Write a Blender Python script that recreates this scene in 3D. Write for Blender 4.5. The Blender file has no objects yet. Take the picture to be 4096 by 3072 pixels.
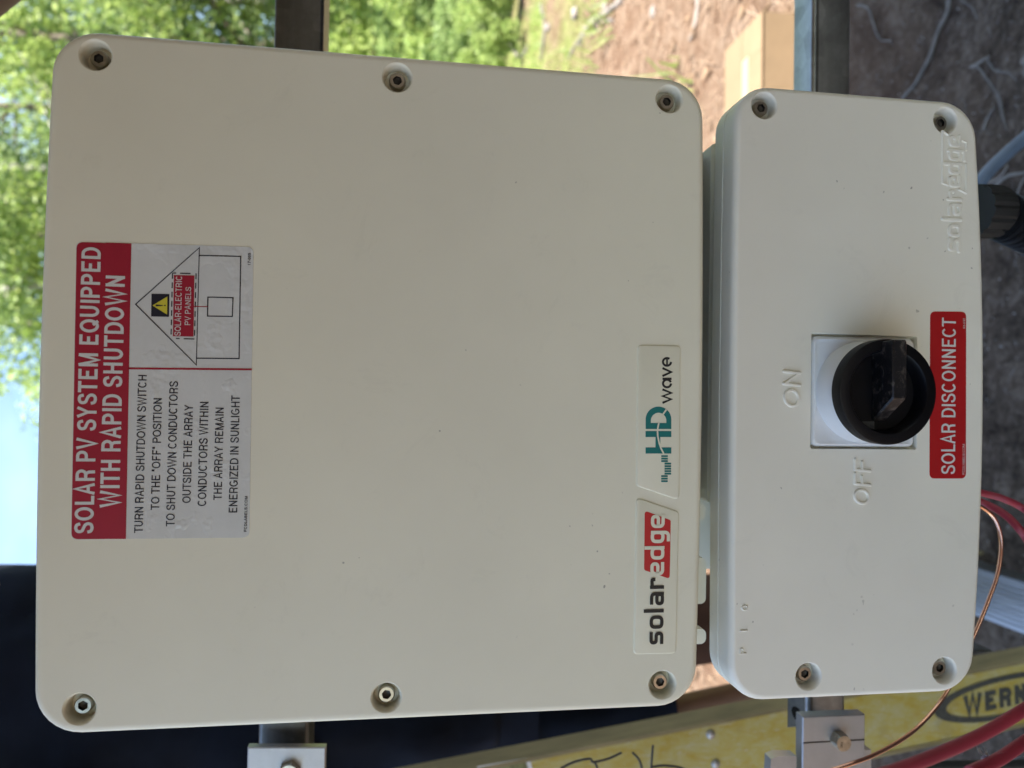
import bpy, bmesh, math, random, os
import numpy as np
from mathutils import Vector, Matrix, noise
random.seed(7); rng = np.random.default_rng(7)
PI = math.pi
sc = bpy.context.scene
col = sc.collection

# ------------------------------------------------------------ camera, light
H = 1.20                       # camera height above the ground (m)
FPX = 2900.0                   # focal length in pixels of the 4096 px wide photograph
DC = 0.40786                   # camera to the plane of the covers
R = Matrix(((0.01643604, 0.9997056, -0.01784863),
            (-0.141909, -0.01533797, -0.98976087),
            (-0.98974325, 0.01880063, 0.14161513)))
cam = bpy.data.cameras.new('camera'); cam_o = bpy.data.objects.new('camera', cam); col.objects.link(cam_o)
cam_o.matrix_world = Matrix.Translation((0, -DC, H)) @ R.to_4x4()
cam.sensor_width = 36; cam.lens = 36 * FPX / 4096
cam.clip_start = 0.01; cam.clip_end = 2000
cam.dof.use_dof = True; cam.dof.focus_distance = 0.415; cam.dof.aperture_fstop = 7.0
sc.camera = cam_o

SUN_EL, SUN_AZ = math.radians(62), math.radians(294)     # azimuth of the direction towards the sun, from +X anticlockwise
sdir = Vector((math.cos(SUN_EL) * math.cos(SUN_AZ), math.cos(SUN_EL) * math.sin(SUN_AZ), math.sin(SUN_EL)))
w = bpy.data.worlds.new('World'); sc.world = w; w.use_nodes = True
wn, wl = w.node_tree.nodes, w.node_tree.links
bg = wn['Background']
sky = wn.new('ShaderNodeTexSky'); sky.sky_type = 'NISHITA'; sky.sun_disc = False
sky.sun_elevation = SUN_EL; sky.sun_rotation = PI / 2 - SUN_AZ
sky.air_density = 1.0; sky.dust_density = 0.3; sky.ozone_density = 2.0
tc = wn.new('ShaderNodeTexCoord'); mp = wn.new('ShaderNodeMapping'); mp.inputs['Scale'].default_value = (1.2, 1.2, 3.0)
cn = wn.new('ShaderNodeTexNoise'); cn.inputs['Scale'].default_value = 2.2; cn.inputs['Detail'].default_value = 6
cr = wn.new('ShaderNodeMapRange'); cr.inputs[1].default_value = 0.35; cr.inputs[2].default_value = 0.7; cr.inputs[3].default_value = 0.0; cr.inputs[4].default_value = 0.18
mx = wn.new('ShaderNodeMix'); mx.data_type = 'RGBA'; mx.inputs[7].default_value = (8.0, 8.4, 8.8, 1)
wl.new(tc.outputs['Generated'], mp.inputs['Vector']); wl.new(mp.outputs[0], cn.inputs['Vector'])
wl.new(cn.outputs['Fac'], cr.inputs[0]); wl.new(cr.outputs[0], mx.inputs[0]); wl.new(sky.outputs[0], mx.inputs[6])
wl.new(mx.outputs[2], bg.inputs['Color']); bg.inputs['Strength'].default_value = 0.098
sun = bpy.data.lights.new('sun', 'SUN'); sun.energy = 4.5; sun.angle = math.radians(0.53); sun.color = (1.0, 0.955, 0.89)
sun_o = bpy.data.objects.new('sun', sun); col.objects.link(sun_o)
sun_o.rotation_euler = (-sdir).to_track_quat('-Z', 'Y').to_euler(); sun_o.location = (0, 0, 30)
sc.view_settings.view_transform = 'Standard'; sc.view_settings.look = 'None'
sc.view_settings.gamma = 1; sc.view_settings.use_curve_mapping = False
sc.view_settings.exposure = 2.17
sc.render.engine = 'CYCLES'
sc.cycles.use_denoising = True; sc.cycles.max_bounces = 8; sc.cycles.diffuse_bounces = 5
sc.cycles.transparent_max_bounces = 8; sc.cycles.caustics_reflective = False; sc.cycles.caustics_refractive = False
sc.cycles.sample_clamp_indirect = 6

# ------------------------------------------------------------ measuring helpers
def at(px, py, y=0.0):
    """world point seen at photograph pixel (px, py) lying on the vertical plane at depth y"""
    r = R @ Vector((px - 2048, -(py - 1536), -FPX))
    return Vector((0, -DC, H)) + r * ((y + DC) / r.y)
def gnd(px, py, z=0.0):
    r = R @ Vector((px - 2048, -(py - 1536), -FPX))
    return Vector((0, -DC, H)) + r * ((z - H) / r.z)

# ------------------------------------------------------------ materials
def new_mat(name):
    m = bpy.data.materials.new(name); m.use_nodes = True
    nt = m.node_tree; return m, nt.nodes, nt.links, nt.nodes['Principled BSDF']
def noise_node(N, L, scale, detail=4, rough=0.5, stretch=None, dist=0.0, obj=True):
    t = N.new('ShaderNodeTexCoord'); n = N.new('ShaderNodeTexNoise')
    n.inputs['Scale'].default_value = scale; n.inputs['Detail'].default_value = detail
    n.inputs['Roughness'].default_value = rough; n.inputs['Distortion'].default_value = dist
    if stretch:
        m = N.new('ShaderNodeMapping'); m.inputs['Scale'].default_value = stretch
        L.new(t.outputs['Object'], m.inputs['Vector']); L.new(m.outputs[0], n.inputs['Vector'])
    else: L.new(t.outputs['Object'], n.inputs['Vector'])
    return n
def ramp(N, L, src, stops):
    r = N.new('ShaderNodeValToRGB'); e = r.color_ramp.elements
    while len(e) < len(stops): e.new(0.5)
    for k, (p, c) in enumerate(stops):
        e[k].position = p; e[k].color = (*c, 1) if len(c) == 3 else c
    L.new(src, r.inputs[0]); return r
def mixc(N, L, fac, a, b):
    m = N.new('ShaderNodeMix'); m.data_type = 'RGBA'
    for sock, v in ((0, fac), (6, a), (7, b)):
        if hasattr(v, 'is_output'): L.new(v, m.inputs[sock])
        elif sock == 0: m.inputs[0].default_value = v
        else: m.inputs[sock].default_value = (*v, 1)
    return m.outputs[2]
def bump(N, L, P, src, strength, distance):
    b = N.new('ShaderNodeBump'); b.inputs['Strength'].default_value = strength; b.inputs['Distance'].default_value = distance
    L.new(src, b.inputs['Height']); L.new(b.outputs[0], P.inputs['Normal']); return b
def simple(name, c, rough=0.5, metal=0.0, var=0.12, scale=60, bmp=0.0, bscale=None, stretch=None, spec=0.5):
    m, N, L, P = new_mat(name)
    n = noise_node(N, L, scale, 5, 0.6, stretch)
    lo = tuple(v * (1 - var) for v in c); hi = tuple(min(1, v * (1 + var)) for v in c)
    r = ramp(N, L, n.outputs['Fac'], [(0.3, lo), (0.7, hi)])
    L.new(r.outputs[0], P.inputs['Base Color'])
    P.inputs['Roughness'].default_value = rough; P.inputs['Metallic'].default_value = metal
    P.inputs['Specular IOR Level'].default_value = spec
    if bmp:
        nb = noise_node(N, L, bscale or scale * 5, 3, 0.6, stretch)
        bump(N, L, P, nb.outputs['Fac'], bmp, 0.001)
    return m

def paint_mat(name, c, specks=False):
    m, N, L, P = new_mat(name)
    n = noise_node(N, L, 9, 4, 0.6)
    r = ramp(N, L, n.outputs['Fac'], [(0.3, tuple(v * .96 for v in c)), (0.7, tuple(v * 1.02 for v in c))])
    # sparse dust specks
    s = noise_node(N, L, 260, 1, 0.4); s2 = noise_node(N, L, 14, 2, 0.5)
    f = N.new('ShaderNodeMath'); f.operation = 'MULTIPLY'
    a = N.new('ShaderNodeMapRange'); a.inputs[1].default_value = 0.76; a.inputs[2].default_value = 0.80
    b = N.new('ShaderNodeMapRange'); b.inputs[1].default_value = 0.55; b.inputs[2].default_value = 0.62
    L.new(s.outputs['Fac'], a.inputs[0]); L.new(s2.outputs['Fac'], b.inputs[0])
    L.new(a.outputs[0], f.inputs[0]); L.new(b.outputs[0], f.inputs[1])
    f2 = N.new('ShaderNodeMath'); f2.operation = 'MULTIPLY'; f2.inputs[1].default_value = .6; L.new(f.outputs[0], f2.inputs[0])
    sm1 = noise_node(N, L, 22, 8, .75, (1, 1, 1), 1.5)
    sr = N.new('ShaderNodeMapRange'); sr.inputs[1].default_value = .58; sr.inputs[2].default_value = .8; sr.inputs[4].default_value = .22; L.new(sm1.outputs['Fac'], sr.inputs[0])
    c0 = mixc(N, L, sr.outputs[0], r.outputs[0], tuple(v * .62 for v in c))
    c1 = mixc(N, L, f2.outputs[0], c0, (0.10, 0.09, 0.07))
    rr = N.new('ShaderNodeMapRange'); rr.inputs[3].default_value = .34; rr.inputs[4].default_value = .54; L.new(sm1.outputs['Fac'], rr.inputs[0]); L.new(rr.outputs[0], P.inputs['Roughness'])
    if specks:        # dirt sprinkled along the top shoulder of the lower box, towards its left end
        t = N.new('ShaderNodeTexCoord'); sp = N.new('ShaderNodeSeparateXYZ'); L.new(t.outputs['Object'], sp.inputs[0])
        def band(sock, lo, hi, soft):
            q = N.new('ShaderNodeMapRange'); q.interpolation_type = 'SMOOTHSTEP'
            q.inputs[1].default_value = lo - soft; q.inputs[2].default_value = lo
            L.new(sock, q.inputs[0])
            q2 = N.new('ShaderNodeMapRange'); q2.interpolation_type = 'SMOOTHSTEP'
            q2.inputs[1].default_value = hi; q2.inputs[2].default_value = hi + soft
            q2.inputs[3].default_value = 1; q2.inputs[4].default_value = 0
            L.new(sock, q2.inputs[0])
            mm = N.new('ShaderNodeMath'); mm.operation = 'MULTIPLY'
            L.new(q.outputs[0], mm.inputs[0]); L.new(q2.outputs[0], mm.inputs[1]); return mm.outputs[0]
        zb = band(sp.outputs['Z'], SPZ - 0.004, SPZ + 0.003, 0.003)
        xb = band(sp.outputs['X'], -0.176, -0.125, 0.05)
        s3 = noise_node(N, L, 620, 2, 0.7); s4 = noise_node(N, L, 75, 2, 0.6)
        a3 = N.new('ShaderNodeMapRange'); a3.inputs[1].default_value = 0.58; a3.inputs[2].default_value = 0.66
        a4 = N.new('ShaderNodeMapRange'); a4.inputs[1].default_value = 0.46; a4.inputs[2].default_value = 0.6
        L.new(s3.outputs['Fac'], a3.inputs[0]); L.new(s4.outputs['Fac'], a4.inputs[0])
        m1 = N.new('ShaderNodeMath'); m1.operation = 'MULTIPLY'; L.new(zb, m1.inputs[0]); L.new(xb, m1.inputs[1])
        m2 = N.new('ShaderNodeMath'); m2.operation = 'MULTIPLY'; L.new(a3.outputs[0], m2.inputs[0]); L.new(a4.outputs[0], m2.inputs[1])
        m3 = N.new('ShaderNodeMath'); m3.operation = 'MULTIPLY'; L.new(m1.outputs[0], m3.inputs[0]); L.new(m2.outputs[0], m3.inputs[1])
        c1 = mixc(N, L, m3.outputs[0], c1, (0.05, 0.05, 0.045))
    L.new(c1, P.inputs['Base Color'])
    P.inputs['Specular IOR Level'].default_value = 0.45
    nb = noise_node(N, L, 700, 3, 0.7); bump(N, L, P, nb.outputs['Fac'], 0.14, 0.0004)
    return m

SPZ = H - 0.189
M = {}
CREAM = (0.80, 0.785, 0.64)
M['cover'] = paint_mat('powder_coat', CREAM)
M['lower'] = paint_mat('powder_coat_lower', (0.80, 0.785, 0.69), True)
M['badge'] = simple('badge_plastic', (0.77, 0.76, 0.61), 0.35, var=.02)
M['white_pl'] = simple('white_plastic', (0.74, 0.77, 0.79), 0.32, var=.02)
M['black_pl'] = simple('black_plastic', (0.003, 0.003, 0.0045), 0.42, var=.4, scale=90, bmp=.1, bscale=500, spec=.25)
def scuffed():
    m, N, L, P = new_mat('scuffed_black_plastic')
    n = noise_node(N, L, 150, 8, 0.75, (1, 1, 1), 1.2)
    r = ramp(N, L, n.outputs['Fac'], [(0.5, (0.006, 0.006, 0.008)), (0.68, (0.12, 0.10, 0.085))])
    L.new(r.outputs[0], P.inputs['Base Color']); P.inputs['Roughness'].default_value = 0.4
    nb = noise_node(N, L, 600, 3); bump(N, L, P, nb.outputs['Fac'], 0.3, 0.0004); return m
M['scuff'] = scuffed()
M['steel'] = simple('stainless_steel', (0.46, 0.425, 0.35), 0.3, 1.0, var=.25, scale=300)
M['dark_steel'] = simple('dark_socket', (0.05, 0.048, 0.042), 0.4, .8, var=.3, scale=300)
M['red'] = simple('sticker_red', (0.36, 0.012, 0.035), 0.32, var=.05)
M['red2'] = simple('sticker_bright_red', (0.42, 0.012, 0.014), 0.32, var=.05)
M['logo_red'] = simple('logo_red', (0.52, 0.018, 0.02), 0.4, var=.03)
M['ink'] = simple('navy_ink', (0.008, 0.009, 0.022), 0.4, var=.05)
M['logo_black'] = simple('logo_black', (0.012, 0.014, 0.014), 0.4, var=.05)
M['teal'] = simple('logo_teal', (0.0, 0.17, 0.165), 0.4, var=.03)
M['yellow'] = simple('warning_yellow', (0.66, 0.58, 0.05), 0.4, var=.03)
M['print_white'] = simple('print_white', (0.66, 0.66, 0.64), 0.4, var=.03)
def sticker_mat():
    m, N, L, P = new_mat('sticker_white')
    n = noise_node(N, L, 30, 6, 0.7)
    r = ramp(N, L, n.outputs['Fac'], [(0.35, (0.62, 0.64, 0.62)), (0.65, (0.68, 0.70, 0.68))])
    L.new(r.outputs[0], P.inputs['Base Color']); P.inputs['Roughness'].default_value = 0.27
    v = N.new('ShaderNodeTexVoronoi'); v.inputs['Scale'].default_value = 90
    t = N.new('ShaderNodeTexCoord'); L.new(t.outputs['Object'], v.inputs['Vector'])
    a = N.new('ShaderNodeMapRange'); a.inputs[1].default_value = 0.05; a.inputs[2].default_value = 0.35
    L.new(v.outputs['Distance'], a.inputs[0]); n2 = noise_node(N, L, 25, 4, .7)
    b = N.new('ShaderNodeMapRange'); b.inputs[1].default_value = .52; b.inputs[2].default_value = .7; L.new(n2.outputs['Fac'], b.inputs[0])
    mu = N.new('ShaderNodeMath'); mu.operation = 'MULTIPLY'; L.new(a.outputs[0], mu.inputs[0]); L.new(b.outputs[0], mu.inputs[1])
    bump(N, L, P, mu.outputs[0], 0.6, 0.0009); return m
M['sticker'] = sticker_mat()
def galv(name, c, sc_=55, rough=.38, stretch=(1, 1, 1)):
    m, N, L, P = new_mat(name)
    v = N.new('ShaderNodeTexVoronoi'); v.inputs['Scale'].default_value = sc_; t = N.new('ShaderNodeTexCoord')
    nn = noise_node(N, L, 30, 6, .7, stretch); st = noise_node(N, L, 14, 6, .7, (.05, 1, 3))
    L.new(t.outputs['Object'], v.inputs['Vector'])
    a = ramp(N, L, v.outputs['Color'], [(0.0, tuple(x * .8 for x in c)), (1.0, tuple(x * 1.15 for x in c))])
    b = ramp(N, L, nn.outputs['Fac'], [(0.3, (.62, .62, .62)), (0.7, (1.05, 1.05, 1.05))])
    d = ramp(N, L, st.outputs['Fac'], [(0.3, (.75, .75, .72)), (0.65, (1.05, 1.05, 1.05))])
    q = N.new('ShaderNodeMix'); q.data_type = 'RGBA'; q.blend_type = 'MULTIPLY'; q.inputs[0].default_value = 1
    L.new(a.outputs[0], q.inputs[6]); L.new(b.outputs[0], q.inputs[7])
    q2 = N.new('ShaderNodeMix'); q2.data_type = 'RGBA'; q2.blend_type = 'MULTIPLY'; q2.inputs[0].default_value = 1
    L.new(q.outputs[2], q2.inputs[6]); L.new(d.outputs[0], q2.inputs[7])
    L.new(q2.outputs[2], P.inputs['Base Color']); P.inputs['Metallic'].default_value = .9; P.inputs['Roughness'].default_value = rough
    bump(N, L, P, nn.outputs['Fac'], .15, .001); return m
M['galv'] = galv('galvanised_steel', (0.50, 0.53, 0.55), rough=.36)
M['galv_dark'] = galv('dull_galvanised_steel', (0.24, 0.25, 0.25))
M['alu'] = simple('mill_aluminium', (0.40, 0.40, 0.405), 0.42, .7, var=.1, scale=40, bmp=.12, bscale=700)
M['step_alu'] = simple('worn_step_aluminium', (0.42, 0.44, 0.47), 0.4, .7, var=.3, scale=25, bmp=.2, bscale=120, stretch=(1, .15, 1))
M['copper'] = simple('bright_copper', (0.86, 0.50, 0.36), 0.2, 1.0, var=.12, scale=60)
M['red_cable'] = simple('red_cable_jacket', (0.29, 0.03, 0.052), 0.5, var=.2, scale=20, bmp=.1, bscale=400)
M['blue_hose'] = simple('blue_hose', (0.12, 0.17, 0.25), 0.45, var=.1, scale=40)
M['conduit'] = simple('black_conduit', (0.016, 0.018, 0.022), 0.3, var=.3, scale=80, bmp=.1)
M['gland'] = simple('grey_gland', (0.014, 0.015, 0.016), 0.6, var=.2, scale=80, bmp=.1)
M['black_wire'] = simple('black_wire', (0.02, 0.02, 0.02), 0.5, var=.2)
M['tape'] = simple('silver_tape', (0.62, 0.64, 0.66), 0.35, .3, var=.15, scale=120)
def fibreglass():
    m, N, L, P = new_mat('yellow_fibreglass')
    n = noise_node(N, L, 48, 7, 0.7, (1, 1, .5), .6); n2 = noise_node(N, L, 330, 6, 0.8, (1, 1, .2), 1.2); n3 = noise_node(N, L, 16, 4, .6)
    a = ramp(N, L, n.outputs['Fac'], [(0.36, (0.42, 0.30, 0.035)), (0.52, (0.44, 0.36, 0.10)), (0.68, (0.46, 0.41, 0.20))])
    b = N.new('ShaderNodeMapRange'); b.inputs[1].default_value = .54; b.inputs[2].default_value = .68; L.new(n2.outputs['Fac'], b.inputs[0])
    c = mixc(N, L, b.outputs[0], a.outputs[0], (0.50, 0.48, 0.40))
    d = N.new('ShaderNodeMapRange'); d.inputs[1].default_value = .55; d.inputs[2].default_value = .8; d.inputs[4].default_value = .5
    L.new(n3.outputs['Fac'], d.inputs[0])
    e = mixc(N, L, d.outputs[0], c, (0.17, 0.13, 0.07))
    L.new(e, P.inputs['Base Color']); P.inputs['Roughness'].default_value = .6
    bump(N, L, P, n2.outputs['Fac'], .2, .001); return m
M['fibre'] = fibreglass()
M['fibre_edge'] = simple('weathered_fibreglass_edge', (0.24, 0.19, 0.09), .65, var=.3, scale=40, stretch=(1, 1, .2))
M['ladder_ink'] = simple('worn_black_print', (0.055, 0.055, 0.045), .6, var=.6, scale=300)
M['wood'] = simple('weathered_wood', (0.16, 0.11, 0.08), .8, var=.3, scale=20, bmp=.3, bscale=60, stretch=(.1, 1, 1))
M['cardboard'] = simple('cardboard', (0.21, 0.14, 0.078), .8, var=.1, scale=8, bmp=.1, bscale=80)
M['cardboard_light'] = simple('cardboard_flap', (0.19, 0.13, 0.072), .8, var=.06, scale=8)
M['pack_tape'] = simple('packing_tape', (0.34, 0.27, 0.18), .3, var=.04)
M['navy'] = simple('navy_cotton', (0.008, 0.0125, 0.025), .9, var=.3, scale=10, bmp=.4, bscale=40, spec=.2)
M['brown_cloth'] = simple('brown_work_cloth', (0.085, 0.045, 0.032), .85, var=.2, scale=14, bmp=.3, bscale=60, spec=.2)
M['skin'] = simple('skin', (0.34, 0.19, 0.13), .5, var=.06, scale=30)
M['hair'] = simple('dark_hair', (0.02, 0.014, 0.01), .6, var=.4, scale=200)
M['boot'] = simple('brown_boot', (0.08, 0.05, 0.03), .6, var=.2, scale=50)
M['panel_back'] = simple('panel_backsheet', (0.70, 0.70, 0.70), .6, var=.05)
M['panel_glass'] = simple('panel_cells', (0.01, 0.015, 0.04), .15, var=.3, scale=6)
M['frame_alu'] = simple('panel_frame', (0.35, 0.35, 0.36), .4, .8, var=.08)
M['bark'] = simple('grey_bark', (0.16, 0.13, 0.10), .9, var=.45, scale=9, bmp=.6, bscale=40, stretch=(1, 1, .3))
M['pale_bark'] = simple('pale_bark', (0.42, 0.40, 0.36), .85, var=.4, scale=7, bmp=.4, bscale=40, stretch=(1, 1, 2))
M['stick'] = simple('dry_stick', (0.17, 0.15, 0.135), .85, var=.35, scale=30)
M['pale_stick'] = simple('bleached_wood', (0.22, 0.19, 0.165), .85, var=.2, scale=20)
def leaf_mat(name, a, b):
    m, N, L, P = new_mat(name)
    g = N.new('ShaderNodeNewGeometry'); r = ramp(N, L, g.outputs['Random Per Island'], [(0.0, a), (1.0, b)])
    L.new(r.outputs[0], P.inputs['Base Color']); P.inputs['Roughness'].default_value = .5
    t = N.new('ShaderNodeBsdfTranslucent'); L.new(r.outputs[0], t.inputs['Color'])
    mxs = N.new('ShaderNodeMixShader'); mxs.inputs[0].default_value = .5
    L.new(P.outputs[0], mxs.inputs[1]); L.new(t.outputs[0], mxs.inputs[2])
    L.new(mxs.outputs[0], N['Material Output'].inputs['Surface']); return m
M['leaf1'] = leaf_mat('leaf_mid', (0.15, 0.23, 0.07), (0.36, 0.46, 0.16))
M['leaf2'] = leaf_mat('leaf_bright', (0.20, 0.30, 0.07), (0.44, 0.52, 0.17))
M['leaf3'] = leaf_mat('leaf_dull', (0.13, 0.20, 0.08), (0.29, 0.38, 0.17))
M['grass'] = leaf_mat('grass_blade', (0.14, 0.22, 0.04), (0.34, 0.36, 0.12))
M['needle'] = leaf_mat('dry_needles', (0.30, 0.19, 0.12), (0.58, 0.45, 0.33))
M['leaf_litter'] = leaf_mat('dead_leaf', (0.12, 0.07, 0.04), (0.48, 0.34, 0.22))
M['chip'] = leaf_mat('pale_chips', (0.07, 0.06, 0.055), (0.40, 0.365, 0.345))
def ground_mat():
    m, N, L, P = new_mat('forest_floor')
    n1 = noise_node(N, L, 1.1, 7, .65); n2 = noise_node(N, L, 9, 9, .75, None, .5); n3 = noise_node(N, L, 70, 5, .8); n4 = noise_node(N, L, .45, 4, .6)
    n5 = noise_node(N, L, 38, 8, .8, None, .8)
    sa = N.new('ShaderNodeMath'); sa.operation = 'MULTIPLY_ADD'; sa.inputs[1].default_value = .45; L.new(n2.outputs['Fac'], sa.inputs[0])
    sb = N.new('ShaderNodeMath'); sb.operation = 'MULTIPLY'; sb.inputs[1].default_value = .55; L.new(n5.outputs['Fac'], sb.inputs[0]); L.new(sb.outputs[0], sa.inputs[2])
    soil = ramp(N, L, sa.outputs[0], [(0.40, (0.028, 0.019, 0.014)), (0.5, (0.10, 0.072, 0.055)), (0.60, (0.23, 0.18, 0.145))])
    straw = ramp(N, L, n2.outputs['Fac'], [(0.28, (0.10, 0.055, 0.035)), (0.45, (0.145, 0.09, 0.057)), (0.62, (0.225, 0.16, 0.112)), (0.8, (0.33, 0.275, 0.22))])
    green = ramp(N, L, n2.outputs['Fac'], [(0.3, (0.07, 0.11, 0.02)), (0.7, (0.24, 0.29, 0.08))])
    t = N.new('ShaderNodeTexCoord'); s = N.new('ShaderNodeSeparateXYZ'); L.new(t.outputs['Object'], s.inputs[0])
    ad = N.new('ShaderNodeMath'); ad.operation = 'MULTIPLY_ADD'; ad.inputs[1].default_value = 1.3; L.new(n1.outputs['Fac'], ad.inputs[0]); L.new(s.outputs['Y'], ad.inputs[2])
    f0 = N.new('ShaderNodeMapRange'); f0.inputs[1].default_value = 1.55; f0.inputs[2].default_value = 2.15; L.new(ad.outputs[0], f0.inputs[0])
    lx = N.new('ShaderNodeMath'); lx.operation = 'MULTIPLY_ADD'; lx.inputs[1].default_value = .8; L.new(n1.outputs['Fac'], lx.inputs[0]); L.new(s.outputs['X'], lx.inputs[2])
    f1 = N.new('ShaderNodeMapRange'); f1.inputs[1].default_value = -1.0; f1.inputs[2].default_value = -.6; f1.inputs[3].default_value = 1; f1.inputs[4].default_value = 0; L.new(lx.outputs[0], f1.inputs[0])
    f = N.new('ShaderNodeMath'); f.operation = 'MAXIMUM'; L.new(f0.outputs[0], f.inputs[0]); L.new(f1.outputs[0], f.inputs[1])
    c = mixc(N, L, f.outputs[0], soil.outputs[0], straw.outputs[0])
    dst = N.new('ShaderNodeMapRange'); dst.inputs[1].default_value = 3.0; dst.inputs[2].default_value = 16; dst.inputs[3].default_value = -.08; dst.inputs[4].default_value = .5
    L.new(s.outputs['Y'], dst.inputs[0])
    ga = N.new('ShaderNodeMath'); ga.operation = 'ADD'; L.new(n4.outputs['Fac'], ga.inputs[0]); L.new(dst.outputs[0], ga.inputs[1])
    gf = N.new('ShaderNodeMapRange'); gf.inputs[1].default_value = .52; gf.inputs[2].default_value = .68; L.new(ga.outputs[0], gf.inputs[0])
    gm = N.new('ShaderNodeMath'); gm.operation = 'MULTIPLY'; L.new(gf.outputs[0], gm.inputs[0]); L.new(f.outputs[0], gm.inputs[1])
    c = mixc(N, L, gm.outputs[0], c, green.outputs[0])
    L.new(c, P.inputs['Base Color']); P.inputs['Roughness'].default_value = .95; P.inputs['Specular IOR Level'].default_value = .15
    b1 = bump(N, L, P, n2.outputs['Fac'], .7, .03)
    b2 = N.new('ShaderNodeBump'); b2.inputs['Strength'].default_value = .6; b2.inputs['Distance'].default_value = .02
    L.new(n5.outputs['Fac'], b2.inputs['Height']); L.new(b1.outputs[0], b2.inputs['Normal']); L.new(b2.outputs[0], P.inputs['Normal'])
    return m
M['ground'] = ground_mat()

# ------------------------------------------------------------ object helpers
ORG = {}
def tag(o, label, cat, group=None):
    o['label'] = label; o['category'] = cat
    if group: o['group'] = group
    return o
def thing(name, loc, label, cat, group=None):
    o = bpy.data.objects.new(name, None); col.objects.link(o); o.location = loc; o.empty_display_size = .05
    ORG[o.name] = Vector(loc); return tag(o, label, cat, group)
def add(name, verts, faces, mat, parent=None, smooth=None, kind=None, origin=None):
    """verts in world coordinates"""
    org = ORG[parent.name] if parent else Vector(origin or (0, 0, 0))
    me = bpy.data.meshes.new(name)
    me.from_pydata([tuple(Vector(v) - org) for v in verts], [], faces); me.validate()
    me.materials.append(mat)
    return finish(name, me, parent, org, smooth, kind)
def finish(name, me, parent, org, smooth=None, kind=None):
    if smooth is not None:
        me.polygons.foreach_set('use_smooth', [True] * len(me.polygons))
        me.set_sharp_from_angle(angle=math.radians(smooth))
    o = bpy.data.objects.new(name, me); col.objects.link(o)
    if parent: o.parent = parent
    else: o.location = org
    ORG[o.name] = org
    if kind: o['kind'] = kind
    return o
class G:
    """collects verts and faces"""
    def __init__(s): s.v = []; s.f = []
    def mesh(s, v, f):
        k = len(s.v); s.v += [tuple(p) for p in v]; s.f += [tuple(i + k for i in q) for q in f]; return s
    def box(s, a, b, bev=0):
        x0, y0, z0 = a; x1, y1, z1 = b
        v = [(x, y, z) for z in (z0, z1) for y in (y0, y1) for x in (x0, x1)]
        return s.mesh(v, [(0, 2, 3, 1), (4, 5, 7, 6), (0, 1, 5, 4), (2, 6, 7, 3), (0, 4, 6, 2), (1, 3, 7, 5)])
    def loft(s, rings, cap0=True, cap1=True):
        n = len(rings[0]); v = [p for r in rings for p in r]; f = []
        for k in range(len(rings) - 1):
            for i in range(n):
                j = (i + 1) % n; f.append((k * n + i, k * n + j, (k + 1) * n + j, (k + 1) * n + i))
        if cap0: f.append(tuple(range(n - 1, -1, -1)))
        if cap1: f.append(tuple((len(rings) - 1) * n + i for i in range(n)))
        return s.mesh(v, f)
    def obox(s, c, ax, ay, az):
        """box from centre and three half-axis vectors"""
        c, ax, ay, az = map(Vector, (c, ax, ay, az))
        v = [c + ax * i + ay * j + az * k for k in (-1, 1) for j in (-1, 1) for i in (-1, 1)]
        return s.mesh(v, [(0, 2, 3, 1), (4, 5, 7, 6), (0, 1, 5, 4), (2, 6, 7, 3), (0, 4, 6, 2), (1, 3, 7, 5)])
    def tube(s, pts, rad, n=12, caps=True):
        pts = [Vector(p) for p in pts]; rad = rad if isinstance(rad, (list, tuple)) else [rad] * len(pts)
        rings = []; up = None
        for i, p in enumerate(pts):
            t = (pts[min(i + 1, len(pts) - 1)] - pts[max(i - 1, 0)]).normalized()
            if up is None:
                up = t.orthogonal().normalized()
            up = (up - t * up.dot(t)).normalized(); sd = t.cross(up)
            rings.append([p + (up * math.cos(2 * PI * k / n) + sd * math.sin(2 * PI * k / n)) * rad[i] for k in range(n)])
        return s.loft(rings, caps, caps)
    def add(s, name, mat, parent=None, **k): return add(name, s.v, s.f, mat, parent, **k)
def spline(P, n=8):
    P = [Vector(p) for p in P]; out = []
    for i in range(len(P) - 1):
        a, b, c, d = P[max(i - 1, 0)], P[i], P[i + 1], P[min(i + 2, len(P) - 1)]
        for k in range(n):
            t = k / n
            out.append(.5 * ((2 * b) + (c - a) * t + (2 * a - 5 * b + 4 * c - d) * t * t + (3 * b - a - 3 * c + d) * t ** 3))
    out.append(P[-1]); return out
def rrect(x0, x1, z0, z1, r, y, bt=0, bb=0, n=8, ns=14):
    """rounded rectangle in the XZ plane, seen from the front anticlockwise, top and bottom bowed outwards"""
    pts = []
    def arc(cx, cz, a0):
        for k in range(n + 1):
            a = math.radians(a0 + 90 * k / n); pts.append((cx + r * math.cos(a), cz + r * math.sin(a)))
    arc(x1 - r, z0 + r, -90); arc(x1 - r, z1 - r, 0)
    for k in range(1, ns): pts.append((x1 - r + (x0 - x1 + 2 * r) * k / ns, z1))
    arc(x0 + r, z1 - r, 90); arc(x0 + r, z0 + r, 180)
    for k in range(1, ns): pts.append((x0 + r + (x1 - x0 - 2 * r) * k / ns, z0))
    cx, hw, cz = (x0 + x1) / 2, (x1 - x0) / 2, (z0 + z1) / 2
    out = []
    for x, z in pts:
        u = 1 - ((x - cx) / hw) ** 2; q = (z - cz) / ((z1 - z0) / 2)
        out.append(Vector((x, y, z + (bt * u * max(0, q) - bb * u * max(0, -q)))))
    return out
def revolve(c, prof, n=32, y0=0):
    """rings about an axis parallel to Y through c; prof = [(radius, y)]"""
    return [[Vector((c[0] + r * math.cos(2 * PI * k / n), y, c[2] + r * math.sin(2 * PI * k / n))) for k in range(n)] for r, y in prof]
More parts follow.
